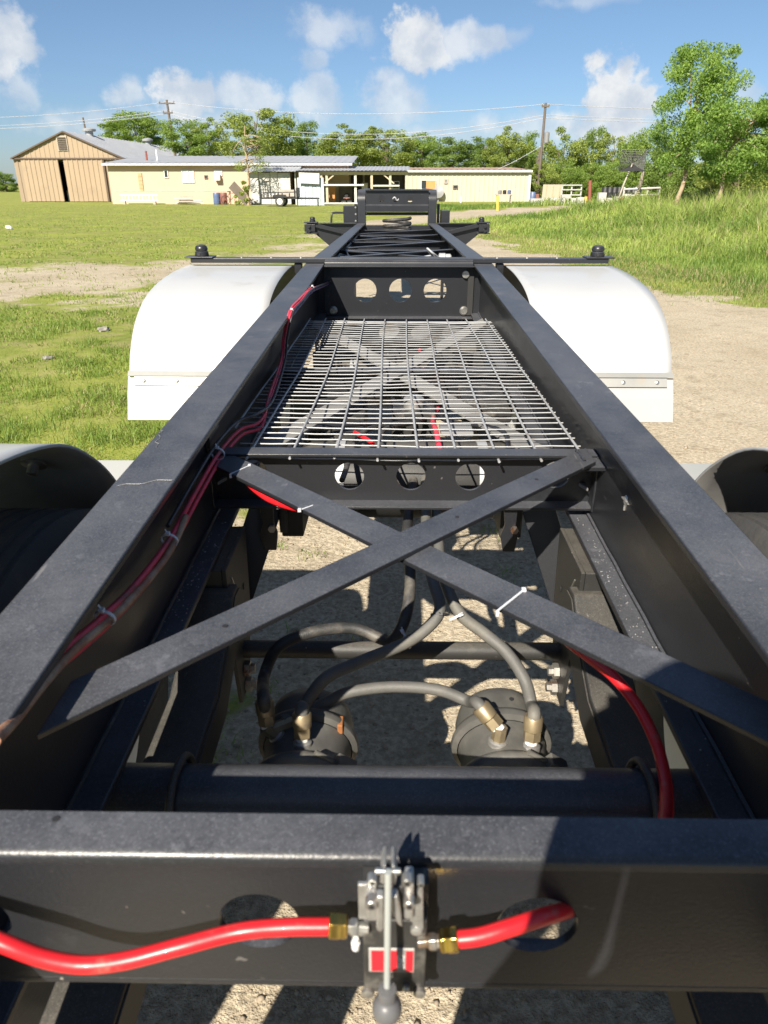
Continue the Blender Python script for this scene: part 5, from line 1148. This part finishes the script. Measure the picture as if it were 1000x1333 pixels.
def onch(c, px, py, lift=.0):        # point where the pixel's ray meets the chamber cylinder
    O, ax = c[1], c[2]; r = ray(px, py).normalized(); best = None
    for i in range(400):
        q = CAMP+r*(1.0+i*.003); dd = (q-O); rad = (dd-ax*dd.dot(ax)).length
        if rad < .092: return q
    return CAMP+r*1.5
def out(c, p):
    d = p-c[1]; d = d-c[2]*d.dot(c[2]); return d.normalized()
fits = []
pL1 = onch(chL, 361, 957); pL2 = onch(chL, 394, 968); pR1 = onch(chR, 648, 966); pR2 = onch(chR, 691, 972)
n1 = out(chL, pL1); n2 = out(chL, pL2); n3 = out(chR, pR1); n4 = out(chR, pR2)
eL1 = fitting(pL1, n1, chL[0], elbow=(-.1, .25, 1)); eL2 = fitting(pL2, (0, .25, 1), chL[0])
eR1 = fitting(pR1, (.1, .1, 1), chR[0], elbow=(-.75, .5, .75)); eR2 = fitting(pR2, (.05, .25, 1), chR[0])
pL3 = pL1+Vector((.03, .05, .02)); 
m = MB(); m.lathe([(.014, 0), (.014, .05)], pL1+n1*.02, (1, .5, .1), 8); m.build('elbow', 'brass_old', chL[0])
def hose(name, pts, r, mat, par=CH, seg=10): m = MB(); m.tube(pts, r, seg, 7); return m.build(name, mat, par, smooth=70)
def px(p, Y): return atY(p[0], p[1], Y)
hose('air_hose', [eL1[0]-eL1[1]*.02, eL1[0]+eL1[1]*.02, px((344, 880), 1.30), px((363, 842), 1.33), px((410, 822), 1.36), px((462, 818), 1.38), px((497, 832), 1.36), px((512, 833), 1.34), px((527, 806), 1.36), px((534, 765), 1.42), px((533, 720), 1.52), px((530, 690), 1.66), (.04, 1.95, .88)], .0135, 'hose_rubber')
hose('air_hose', [eL2[0]-eL2[1]*.02, eL2[0]+eL2[1]*.02, px((396, 918), 1.17), px((425, 882), 1.20), px((470, 861), 1.25), px((530, 836), 1.30), px((562, 812), 1.33), px((573, 790), 1.36), px((564, 757), 1.42), px((556, 715), 1.52), (.07, 1.95, .88)], .0135, 'hose_grey')
hose('air_hose', [eR2[0]-eR2[1]*.02, eR2[0]+eR2[1]*.02, px((692, 918), 1.19), px((683, 885), 1.22), px((660, 850), 1.27), px((630, 824), 1.31), px((600, 800), 1.36), px((583, 765), 1.42), px((572, 720), 1.52), (.10, 1.95, .88)], .0135, 'hose_grey')
hose('air_hose', [pL1+n1*.03+Vector((.03, .02, .0)), px((425, 914), 1.21), px((455, 901), 1.22), px((510, 894), 1.23), px((570, 898), 1.22), px((610, 913), 1.20), eR1[0]+eR1[1]*.02, eR1[0]-eR1[1]*.02], .0125, 'hose_grey')
def tie_ring(c, d, r, par=CH, mat='tie', tail=True, wd=.0045):
    c = Vector(c); d = Vector(d).normalized(); a = d.cross(Vector((0, 0, 1))).normalized(); b = d.cross(a)
    m = MB(); n = 18; vs = []
    for i in range(n):
        t = 2*PI*i/n; q = a*math.cos(t)+b*math.sin(t)
        for (rr, h) in ((r, -wd/2), (r+.0018, -wd/2), (r+.0018, wd/2), (r, wd/2)): vs.append(c+q*rr+d*h)
    fs = [(i*4+k, i*4+(k+1) % 4, ((i+1) % n)*4+(k+1) % 4, ((i+1) % n)*4+k) for i in range(n) for k in range(4)]
    m.add(vs, fs)
    m.obox(c-b*(r+.003), (d, a, b), (wd*.8, .004, .003))
    if tail: m.bar(c-b*(r+.003), c-b*(r+.011)-a*.004+d*.003, .003, .001)
    return m.build('cable_tie', mat, par)
tie_ring(px((573, 800), 1.35), (0, .6, .8), .020, CH, 'dark_wire'); tie_ring(px((594, 803), 1.35), (-.4, .5, .7), .017)
tie_ring(px((528, 832), 1.335), (.8, .3, .3), .022)
# tie round the brace bars
def bar_tie(pa, pb, zc, knob):
    a = atZ(*pa, zc); b = atZ(*pb, zc)
    m = MB(); m.bar(a, b, .0036, .0012); m.obox(a if knob == 0 else b, ((1, 0, 0), (0, 1, 0), (0, 0, 1)), (.0032, .004, .0028))
    d = (b-a).normalized()*.0015; q = b if knob == 0 else a
    m.bar(q, q-Vector((0, 0, .010)), .0045, .0014, (0, 1, 0)); return m.build('cable_tie', 'tie', CH)
bar_tie((682, 768), (648, 795), 1.0675, 0); bar_tie((390, 664), (424, 652), 1.0540, 0); bar_tie((300, 617), (325, 606), 1.0485, 1)
# underneath: air tank, valve box, lines
m = MB(); R_ = .115; m.lathe([(.01, -.36), (.06, -.352), (.095, -.33), (R_, -.29), (R_, .29), (.095, .33), (.06, .352), (.01, .36)], (.02, 2.0, .83), (1, 0, 0), 32); tank = m.build('air_tank', 'black_dusty', CH, smooth=50)
for x in (-.2, .22): m = MB(); m.lathe([(R_+.001, -.015), (R_+.004, -.014), (R_+.004, .014), (R_+.001, .015)], (.02+x, 2.0, .83), (1, 0, 0), 32, cap=False); m.build('tank_strap', 'galvanised', tank, smooth=40)
m = MB(); m.lathe([(.013, 0), (.013, .02), (.009, .021), (.009, .034)], (.075, 1.895, .85), (0, -.7, .7), 6); m.build('drain_fitting', 'zinc', tank)
m = MB(); m.box(-.03, .12, 2.30, 2.44, .86, .95); vb = m.build('relay_valve', 'valve_black', CH, bevel=.008)
m = MB(); m.lathe([(.035, 0), (.035, .03), (.02, .04)], (.045, 2.37, .95), (0, 0, 1), 16); m.build('valve_cap', 'cast_aluminium', vb, smooth=40)
for k in range(5):
    x = -.3+.14*k
    hose('air_line', [(x, 1.75, .93), (x+.05*math.sin(k*2), 2.05, .965), (.02+.03*k, 2.3, .93), (x*.5+.1, 2.7, .90), (x*.9, 3.3, .88), (x, 4.0, .80)], .008, ['dark_wire', 'hose_rubber', 'hose_rubber', 'red_wire', 'dark_wire'][k])
m = MB(); m.box(.12, .22, 2.05, 2.15, .951, .965); m.build('junction_box', 'grey_plastic', CH, bevel=.004)
m = MB(); m.box(-.42, -.33, 2.7, 2.95, .80, .93); m.build('junction_box', 'valve_black', CH, bevel=.006)
hose('brake_line', [atZ(462, 563, .99), atZ(478, 572, .99), atZ(486, 578, .985)], .006, 'red_hose')

# ---- harness along the left rail
def hp_(p, X): return atX(p[0], p[1], X)
path_red = [hp_((70, 855), -.452), hp_((100, 832), -.452), hp_((135, 802), -.450), hp_((180, 757), -.450), hp_((222, 700), -.448), hp_((255, 640), -.445), hp_((285, 590), -.445), hp_((312, 560), -.435), hp_((338, 549), -.40)]
path_end = [atZ(352, 520, 1.045), atZ(368, 470, 1.05), atX(371, 440, -.44), atX(379, 407, -.418), atX(392, 391, -.417), atX(406, 376, -.415), atX(428, 366, -.41), atX(436, 353, -.405)]
hp_path = path_red+path_end
m = MB(); m.tube(hp_path, .0075, 8, 7, radii=(.0062, .0028)); m.build('wire_harness', 'red_wire', CH, smooth=70)
off = lambda P, dx, dy, dz: [Vector(p)+Vector((dx, dy, dz)) for p in P]
hose('wire_harness', off(path_red, .004, .002, -.0155)[:4]+off(path_red, .005, 0, -.013)[4:]+off(path_end, -.006, .006, .004)[:6], .0045, 'red_wire', seg=8)
hose('wire_harness', off(path_red[4:], -.004, .006, .022)+off(path_end, .01, -.004, .002), .0042, 'dark_wire', seg=8)
hose('wire_harness', off(path_end[3:], .004, .01, -.012), .0045, 'purple_wire', seg=8)
hose('wire_loom', [hp_((-8, 965), -.42), hp_((20, 935), -.43), hp_((60, 885), -.44), hp_((100, 842), -.446), hp_((135, 813), -.445), hp_((165, 785), -.444), hp_((205, 740), -.443), hp_((228, 705), -.440), hp_((242, 672), -.438)], .0068, 'loom', seg=8)
for (pp, X, d) in (((137, 804), -.447, (.1, .75, .25)), ((221, 703), -.444, (.05, .9, .3)), ((284, 591), -.442, (.05, 1, .1)), ((372, 450), -.442, (0, 1, 0)), ((380, 406), -.417, (0, 1, 0)), ((407, 375), -.414, (.3, 1, 0))):
    tie_ring(hp_(pp, X), d, .0145 if pp[1] > 500 else .008, tail=pp[1] > 500)
m = MB(); m.obox(hp_((278, 580), -.468)+Vector((0, 0, .02)), ((0, 1, 0), (1, 0, 0), (0, 0, 1)), (.05, .006, .022)); m.build('harness_clip', BP, CH, bevel=.002)
# paint drip / sealant mark on the right web
q = atX(815, 652, WEB-.0015)
m = MB(); m.lathe([(.013, 0), (.009, .003), (.002, .004)], q, (-1, 0, 0), 9); m.bar(q+Vector((-.001, .02, 0)), q+Vector((-.001, -.022, .002)), .006, .003); m.bar(q, q-Vector((0, 0, .022)), .006, .003, (0, 1, 0)); m.build('sealant_mark', 'cast_aluminium', rail_r, smooth=60)
for _ in range(260):                     # weld spatter on the lower flanges
    sx = random.choice((-1, 1)); Y = random.gauss(1.38, .13) if _ % 3 else random.gauss(1.2, .25); m = None
    x = random.uniform(.43, .468)
    if _ == 0: spat = MB()
    rs_ = random.uniform(.3, 1.0)**1.5; spat.lathe([(.0018*rs_, 0), (.0012*rs_, .0012*rs_), (.0002, .0016*rs_)], (sx*x, Y, zr(Y)-DEP+.015), (0, 0, 1), 5)
spat.build('weld_spatter', 'cast_aluminium', CH)['kind'] = 'stuff'

# ---- red air hoses at the near end
hose('air_hose', [atY(-190, 1140, .40), atY(-110, 1178, .385), atY(-45, 1207, .375), atY(10, 1230, .368), atY(60, 1248, .366), atY(110, 1256, .366), atY(165, 1250, .368), atY(235, 1232, .375), atY(310, 1213, .385), atY(370, 1207, .385), atY(432, 1206, .385)], .0071, 'red_hose', seg=14)
hose('air_hose', [atY(592, 1223, .385), atY(625, 1219, .385), atY(665, 1207, .39), atY(705, 1194, .40), atY(735, 1185, .42), atY(750, 1178, .455), (.215, .49, 1.045), (.26, .53, .97), (.30, .565, .88)], .0072, 'red_hose', seg=14)
hose('air_hose', [atY(700, 790, 1.06), atY(735, 830, 1.02), atY(770, 858, .985), atY(800, 882, .955), atY(832, 922, .905), atY(855, 970, .85), atY(866, 1015, .79), atY(868, 1050, .73), atY(866, 1075, .68), (.315, .60, .93), (.30, .565, .88)], .0095, 'red_hose', seg=14)
hose('air_hose', [atZ(290, 590, 1.015), atZ(320, 625, 1.015), atZ(343, 645, 1.012), atZ(366, 656, 1.015), atZ(390, 662, 1.020), atZ(412, 663, 1.018)], .0078, 'red_hose', seg=12)

# ---- push-pull hand valve bolted to the near cross member
def V(px_, py_, Y): return atY(px_, py_, Y)
YV = .387
def pbox(x0, x1, y0, y1, Yf, th):
    a = V(x0, y0, Yf); b = V(x1, y1, Yf); return MB().box(a.x, b.x, Yf, Yf+th, b.z, a.z)
val = pbox(472, 553, 1198, 1293, YV, .016).build('hand_valve', 'valve_black', CH, bevel=.002)
a = V(472, 1150, .4035); b = V(553, 1285, .4035)
m = MB(); m.box(a.x, b.x, .4035, YF-.0005, b.z, a.z); m.build('mount_plate', 'valve_black', val)
pbox(466, 479, 1152, 1197, YV-.001, .004).build('side_plate', 'cast_aluminium', val, bevel=.0008)
def ppoly(pts, Yf, th, mat, nm_, bev=.001):
    q = [V(x, y, Yf) for x, y in pts]; m = MB(); m.prism([(k.x, k.z) for k in q], lambda p, r_, t: (p, t, r_), Yf, Yf+th); return m.build(nm_, mat, val, bevel=bev)
ppoly([(534, 1198), (547, 1151), (551, 1157), (552, 1210), (546, 1216)], YV-.003, .010, 'cast_aluminium', 'side_plate')
pbox(477, 491, 1167, 1199, YV-.009, .018).build('valve_head', 'cast_aluminium', val, bevel=.002)
pbox(527, 538, 1152, 1198, YV-.009, .018).build('valve_head', 'cast_aluminium', val, bevel=.002)
pbox(491.5, 526.5, 1154, 1196, YV-.004, .016).build('valve_head', 'valve_black', val, bevel=.002)
ppoly([(495, 1150), (496, 1134), (499, 1127), (502, 1126), (503, 1132), (501, 1152)], YV-.012, .018, 'cast_aluminium', 'clevis_ear')
ppoly([(510, 1152), (509, 1132), (511, 1126), (515, 1129), (517, 1137), (515, 1152)], YV-.012, .018, 'cast_aluminium', 'clevis_ear')
ppoly([(490, 1168), (500, 1168), (500, 1211), (495, 1215), (490, 1211)], YV-.014, .008, 'cast_aluminium', 'lever_fork', .0018)
ppoly([(509, 1168), (518, 1167), (521, 1182), (524, 1210), (517, 1203), (509, 1185)], YV-.014, .008, 'cast_aluminium', 'lever_fork', .0018)
q = V(505, 1134, YV-.014); m = MB(); m.lathe([(.0025, -.0095), (.0025, .0095)], q, (1, 0, 0), 12); m.build('pivot_pin', 'zinc', val, smooth=40)
lev0 = V(505.5, 1135, YV-.017); lev1 = V(504, 1284, YV-.030)
m = MB(); m.tube([lev0, lev0.lerp(lev1, .3), lev0.lerp(lev1, .7), lev1], .0027, 12, 3); lev = m.build('lever', 'lever_grey', val, smooth=60)
dv = (lev1-lev0).normalized(); kn = V(504, 1312, YV-.034); kr = .0121
m = MB(); m.lathe([(.004, -.0215), (.0074, -.021), (.0078, -.013), (.0072, -.0112)]+[(kr*math.sin(t), -kr*math.cos(t)*1.08) for t in np.linspace(.65, PI-.02, 16)], kn, dv, 28); m.build('lever_knob', 'knob_grey', lev, smooth=50)
for (bx, by, Yb, mt, r_) in ((485, 1145, YV+.008, 'zinc', .0042), (530, 1145, YV-.0092, 'zinc', .0042), (484, 1175, YV-.0092, 'steel_bolt', .0050), (533, 1175, YV-.0092, 'steel_bolt', .0046), (548, 1147, YV-.0032, 'zinc', .0028)):
    q = V(bx, by, Yb-.004); m = MB(); m.lathe([(r_, -.004), (r_, .003), (r_*.85, .0038)], q, (0, -1, 0), 16); bo = m.build('socket_bolt', mt, val, smooth=40)
    m = MB(); m.lathe([(r_*.5, .0039), (r_*.5, .0042)], q, (0, -1, 0), 6); m.build('socket', 'black_plain', bo)
for (bx, by, r_) in ((479, 1290, .0056), (546, 1290, .0056), (528.5, 1283, .0034), (471, 1209, .0046), (542, 1208, .0050)):
    m = MB(); m.lathe([(r_, 0), (r_*.95, .0035), (r_*.5, .0048)], V(bx, by, YV-.0002), (0, -1, 0), 14); m.build('bolt', 'steel_bolt' if by > 1250 else 'cast_aluminium', val, smooth=40)
# name plate
la = V(480, 1234, YV-.001); lb = V(539, 1265, YV-.001)
m = MB(); m.box(la.x, lb.x, YV-.0016, YV-.0002, lb.z, la.z); lab = m.build('name_plate', 'label_silver', val, bevel=.0006)
m = MB(); m.box(la.x+.0022, lb.x-.0010, YV-.0021, YV-.00165, lb.z+.0018, la.z-.0022); m.build('red_field', 'label_red', lab)
gx0 = la.x+(lb.x-la.x)*.62; gx1 = la.x+(lb.x-la.x)*.81
m = MB(); m.box(gx0, gx1, YV-.0024, YV-.00215, lb.z+.0010, la.z-.0010); m.build('grey_band', 'label_grey', lab)
def lettering(txt, size, loc, rot, mat, par, ext=.0002):
    cu = bpy.data.curves.new('lettering', 'FONT'); cu.body = txt; cu.size = size; cu.align_x = 'CENTER'; cu.align_y = 'CENTER'; cu.extrude = ext; cu.resolution_u = 3
    t = bpy.data.objects.new('lettering', cu); COL.objects.link(t)
    dg = bpy.context.evaluated_depsgraph_get(); me = bpy.data.meshes.new_from_object(t.evaluated_get(dg)); bpy.data.objects.remove(t)
    o = bpy.data.objects.new('lettering', me); COL.objects.link(o); me.materials.append(MATS[mat]); o.location = loc; o.rotation_euler = rot; o.parent = par
    return o
lettering('3NC', .0088, ((gx0+gx1)/2, YV-.0026, (la.z+lb.z)/2), (PI/2, -PI/2, 0), 'white_plain', lab)
# brass fittings both sides
for (pts_, s_) in (([(466, 1207), (453, 1206), (428, 1205)], -1), ([(558, 1226), (572, 1225), (597, 1223)], 1)):
    p0, p1, p2 = [V(x_, y_, .385) for x_, y_ in pts_]; d = (p2-p0).normalized(); L1 = (p1-p0).length; L = (p2-p0).length
    m = MB(); m.lathe([(.005, -.009), (.005, -.0005), (.0070, 0), (.0074, L1*.2), (.0074, L1*.7), (.006, L1*.75), (.006, L1)], p0, d, 6); f_ = m.build('pipe_fitting', 'zinc', val, bevel=.0006)
    m = MB(); m.lathe([(.0085, L1+.0002), (.0103, L1+.0015), (.0103, L1+(L-L1)*.42), (.0108, L1+(L-L1)*.46), (.0108, L-.0008), (.0088, L)], p0, d, 6); m.build('brass_nut', 'brass', f_, bevel=.0008)
m = MB(); m.lathe([(.0026, 0), (.0026, .004), (.0038, .0045), (.0038, .0115), (.003, .0125)], V(463, 1222, .39), (0, 0, -1), 10); m.build('vent_plug', 'white_plain', val, smooth=40)

# ---- frame beyond the bolster: cross members, braces, springs, gooseneck
ys = [5.15, 6.1, 7.15, 8.35, 9.55]
for i, Y in enumerate(ys): channel(Y, zr(Y)-.050, zr(Y)-.150, (), .05)
for i in range(len(ys)-1):
    ya, yb = ys[i], ys[i+1]
    xbar((-.46, ya+.05, zr(ya)-.045), (.46, yb-.02, zr(yb)-.045), .055, .008)
    if i % 2 == 0: xbar((.46, ya+.05, zr(ya)-.056), (-.46, yb-.02, zr(yb)-.056), .055, .008)
xbar((-.46, 4.42, zr(4.4)-.05), (.46, 5.1, zr(5.1)-.05), .05, .008)
# relay valve hanging right inside the frame
m = MB(); m.lathe([(.02, -.05), (.032, -.045), (.032, .0), (.026, .005), (.026, .04), (.015, .05)], (.36, 5.75, 1.13), (1, 0, 0), 18); rv = m.build('relay_valve', 'galvanised', CH, smooth=40)
hose('air_line', [(.30, 5.74, 1.13), (.25, 5.70, 1.16), (.22, 5.68, 1.20), (.26, 5.66, 1.17), (.30, 5.7, 1.14)], .008, 'galvanised'); hose('air_line', [(.26, 5.7, 1.15), (.1, 5.75, 1.12), (-.05, 5.8, 1.08)], .006, 'galvanised')
hose('wire_harness', [(-.44, 4.45, 1.15), (-.43, 5.0, 1.14), (-.44, 5.6, 1.16), (-.38, 5.75, 1.13), (-.43, 6.2, 1.15), (-.44, 7.2, 1.13), (-.44, 8.6, 1.12)], .012, 'dark_wire', seg=7)
hose('wire_harness', [(-.43, 4.45, 1.13), (-.42, 5.2, 1.12), (-.34, 5.6, 1.11), (-.43, 6.0, 1.13), (-.43, 7.6, 1.10)], .008, 'dark_wire', seg=7)
m = MB()
cpts = [(.0+.17*math.cos(t)*1.0, 9.85+.14*math.sin(t), .98+.032*t/PI) for t in np.linspace(0, 8*PI, 90)]
m.tube(cpts, .021, 8, 0); m.build('coiled_air_line', 'hose_rubber', CH, smooth=60)
# front bolster
YG = 10.25; zg = zr(YG)
m = MB(); m.box(-.474, .474, YG-.06, YG+.06, zg-.26, zg-.02); fb = m.build('front_bolster', BP, CH, bevel=.004)
for sx in (-1, 1):
    m = MB(); m.prism([(.537, zg-.005), (1.21, zg-.005), (1.21, zg-.12), (1.11, zg-.12), (.80, zg-.37), (.537, zg-.37)], lambda p, q_, t: (sx*p, t, q_), YG-.01, YG+.0); wg = m.build('bolster_wing', BP, fb)
    m = MB(); m.box(sx*.537, sx*1.20, YG-.06, YG+.06, zg-.0045, zg+.008); m.build('wing_flange', BP, wg, bevel=.003)
    m = MB(); m.bar((sx*.56, YG-.055, zg-.14), (sx*1.10, YG-.055, zg-.015), .05, .012, (0, 1, 0)); m.build('wing_brace', BP, wg, bevel=.002)
    m = MB(); m.box(sx*1.06, sx*1.24, YG-.09, YG+.09, zg+.0085, zg+.022); m.build('lock_plate', BP, wg, bevel=.003)
    m = MB(); m.box(sx*1.09, sx*1.235, YG-.075, YG+.075, zg-.10, zg-.0055); m.build('lock_housing', BP, wg, bevel=.006)
    m = MB(); m.box(sx*1.06, sx*1.24, YG-.085, YG+.085, zg-.125, zg-.112); m.build('lock_plate', BP, wg, bevel=.003)
    for yy in (-.03, .03): m = MB(); m.lathe([(.02, 0), (.02, .03)], (sx*(1.13+.04), YG-.076, zg-.06+yy), (0, -1, 0), 8); m.build('hex_bolt', BP, wg)
    twistlock(sx*1.13, YG, zg+.0225, fb)
# gooseneck: rails turn up and run on forward
for sx in (-1, 1):
    arc = [(10.42+.16-.16*math.cos(t), 1.42+.14*math.sin(t)) for t in np.linspace(0, PI/2, 8)]
    poly = [(10.42, .80)]+arc+[(13.1, 1.56), (13.1, 1.36), (10.70, 1.36), (10.62, 1.28), (10.62, .80)]
    m = MB(); m.prism(poly, lambda p, q_, t: (t, p, q_), sx*FI, sx*FO); gk = m.build('gooseneck_rail', BP, CH, bevel=.006)
    m = MB(); m.box(sx*(FI-.01), sx*(FO+.008), 10.325, 10.345, zg-.30, zg+.0); m.build('joint_plate', BP, gk)
    # landing leg with pin holes
    xa, xb = (.545, .74) if sx < 0 else (.60, .73)
    m = MB(); m.box(sx*xa, sx*xb, 10.62, 10.78, .45, 1.36 if sx < 0 else 1.30); lg = m.build('landing_leg', BP, CH, bevel=.006)
    m = MB(); m.box(sx*(xa+.04), sx*(xb-.05), 10.65, 10.75, .06, .4499); m.build('leg_tube', BP, lg, bevel=.004)
    m = MB(); m.box(sx*(xa-.04), sx*(xb+.03), 10.55, 10.85, .012, .0599); m.build('foot', BP, lg, bevel=.006)
    m = MB(); m.box(sx*.55, sx*.585, 10.575, 10.619, .80, 1.385); st_ = m.build('leg_bracket', BP, lg, bevel=.003)
    for k in range(6):
        m = MB(); m.lathe([(.012, 0), (.012, .006)], (sx*.568, 10.574, 1.34-.085*k), (0, -1, 0), 10); m.build('bolt', 'zinc' if sx < 0 else 'black_plain', st_)
m = MB(); m.tube([(-.74, 10.66, 1.27), (-.86, 10.64, 1.27), (-.90, 10.62, 1.25), (-.91, 10.60, 1.10), (-.91, 10.6, 1.02)], .014, 8, 3); m.build('crank_handle', BP, CH, smooth=50)
hs_ = [atY(x, 258, 10.44) for x in (497, 515, 534)]
m = MB(); m.holed(-.424, .424, 1.385, 1.55, [(q_.x, 1.455, .045) for q_ in hs_], 10.44, 10.448, 24); gp = m.build('gooseneck_panel', BP, CH, smooth=40)
m = MB(); m.prism([(10.44, 1.3849), (10.41, 1.365), (10.41, 1.29), (10.418, 1.29), (10.418, 1.36), (10.448, 1.3849)], lambda p, q_, t: (t, p, q_), -.424, .424); m.build('panel_lip', BP, gp)
m = MB(); m.prism([(10.40, 1.551), (10.45, 1.551), (10.45, 1.56), (10.40, 1.56)], lambda p, q_, t: (t, p, q_), -.424, .424); m.build('panel_flange', BP, gp)
m = MB(); m.tube([(-.424, 10.47, 1.265), (.424, 10.47, 1.265)], .02, 10, 0); m.build('cross_tube', BP, CH, smooth=40)
xbar((-.42, 11.0, 1.33), (.42, 12.9, 1.33), .06, .01); xbar((.42, 11.0, 1.318), (-.42, 12.9, 1.318), .06, .01)
m = MB(); m.box(-.424, .424, 12.98, 13.08, 1.37, 1.55); m.build('cross_member', BP, CH, bevel=.004)
m = MB(); m.tube([(-.07, 10.46, 1.44), (-.03, 10.45, 1.47), (.0, 10.46, 1.43), (.04, 10.45, 1.46)], .01, 8, 4); m.build('air_line', 'galvanised', CH, smooth=50)
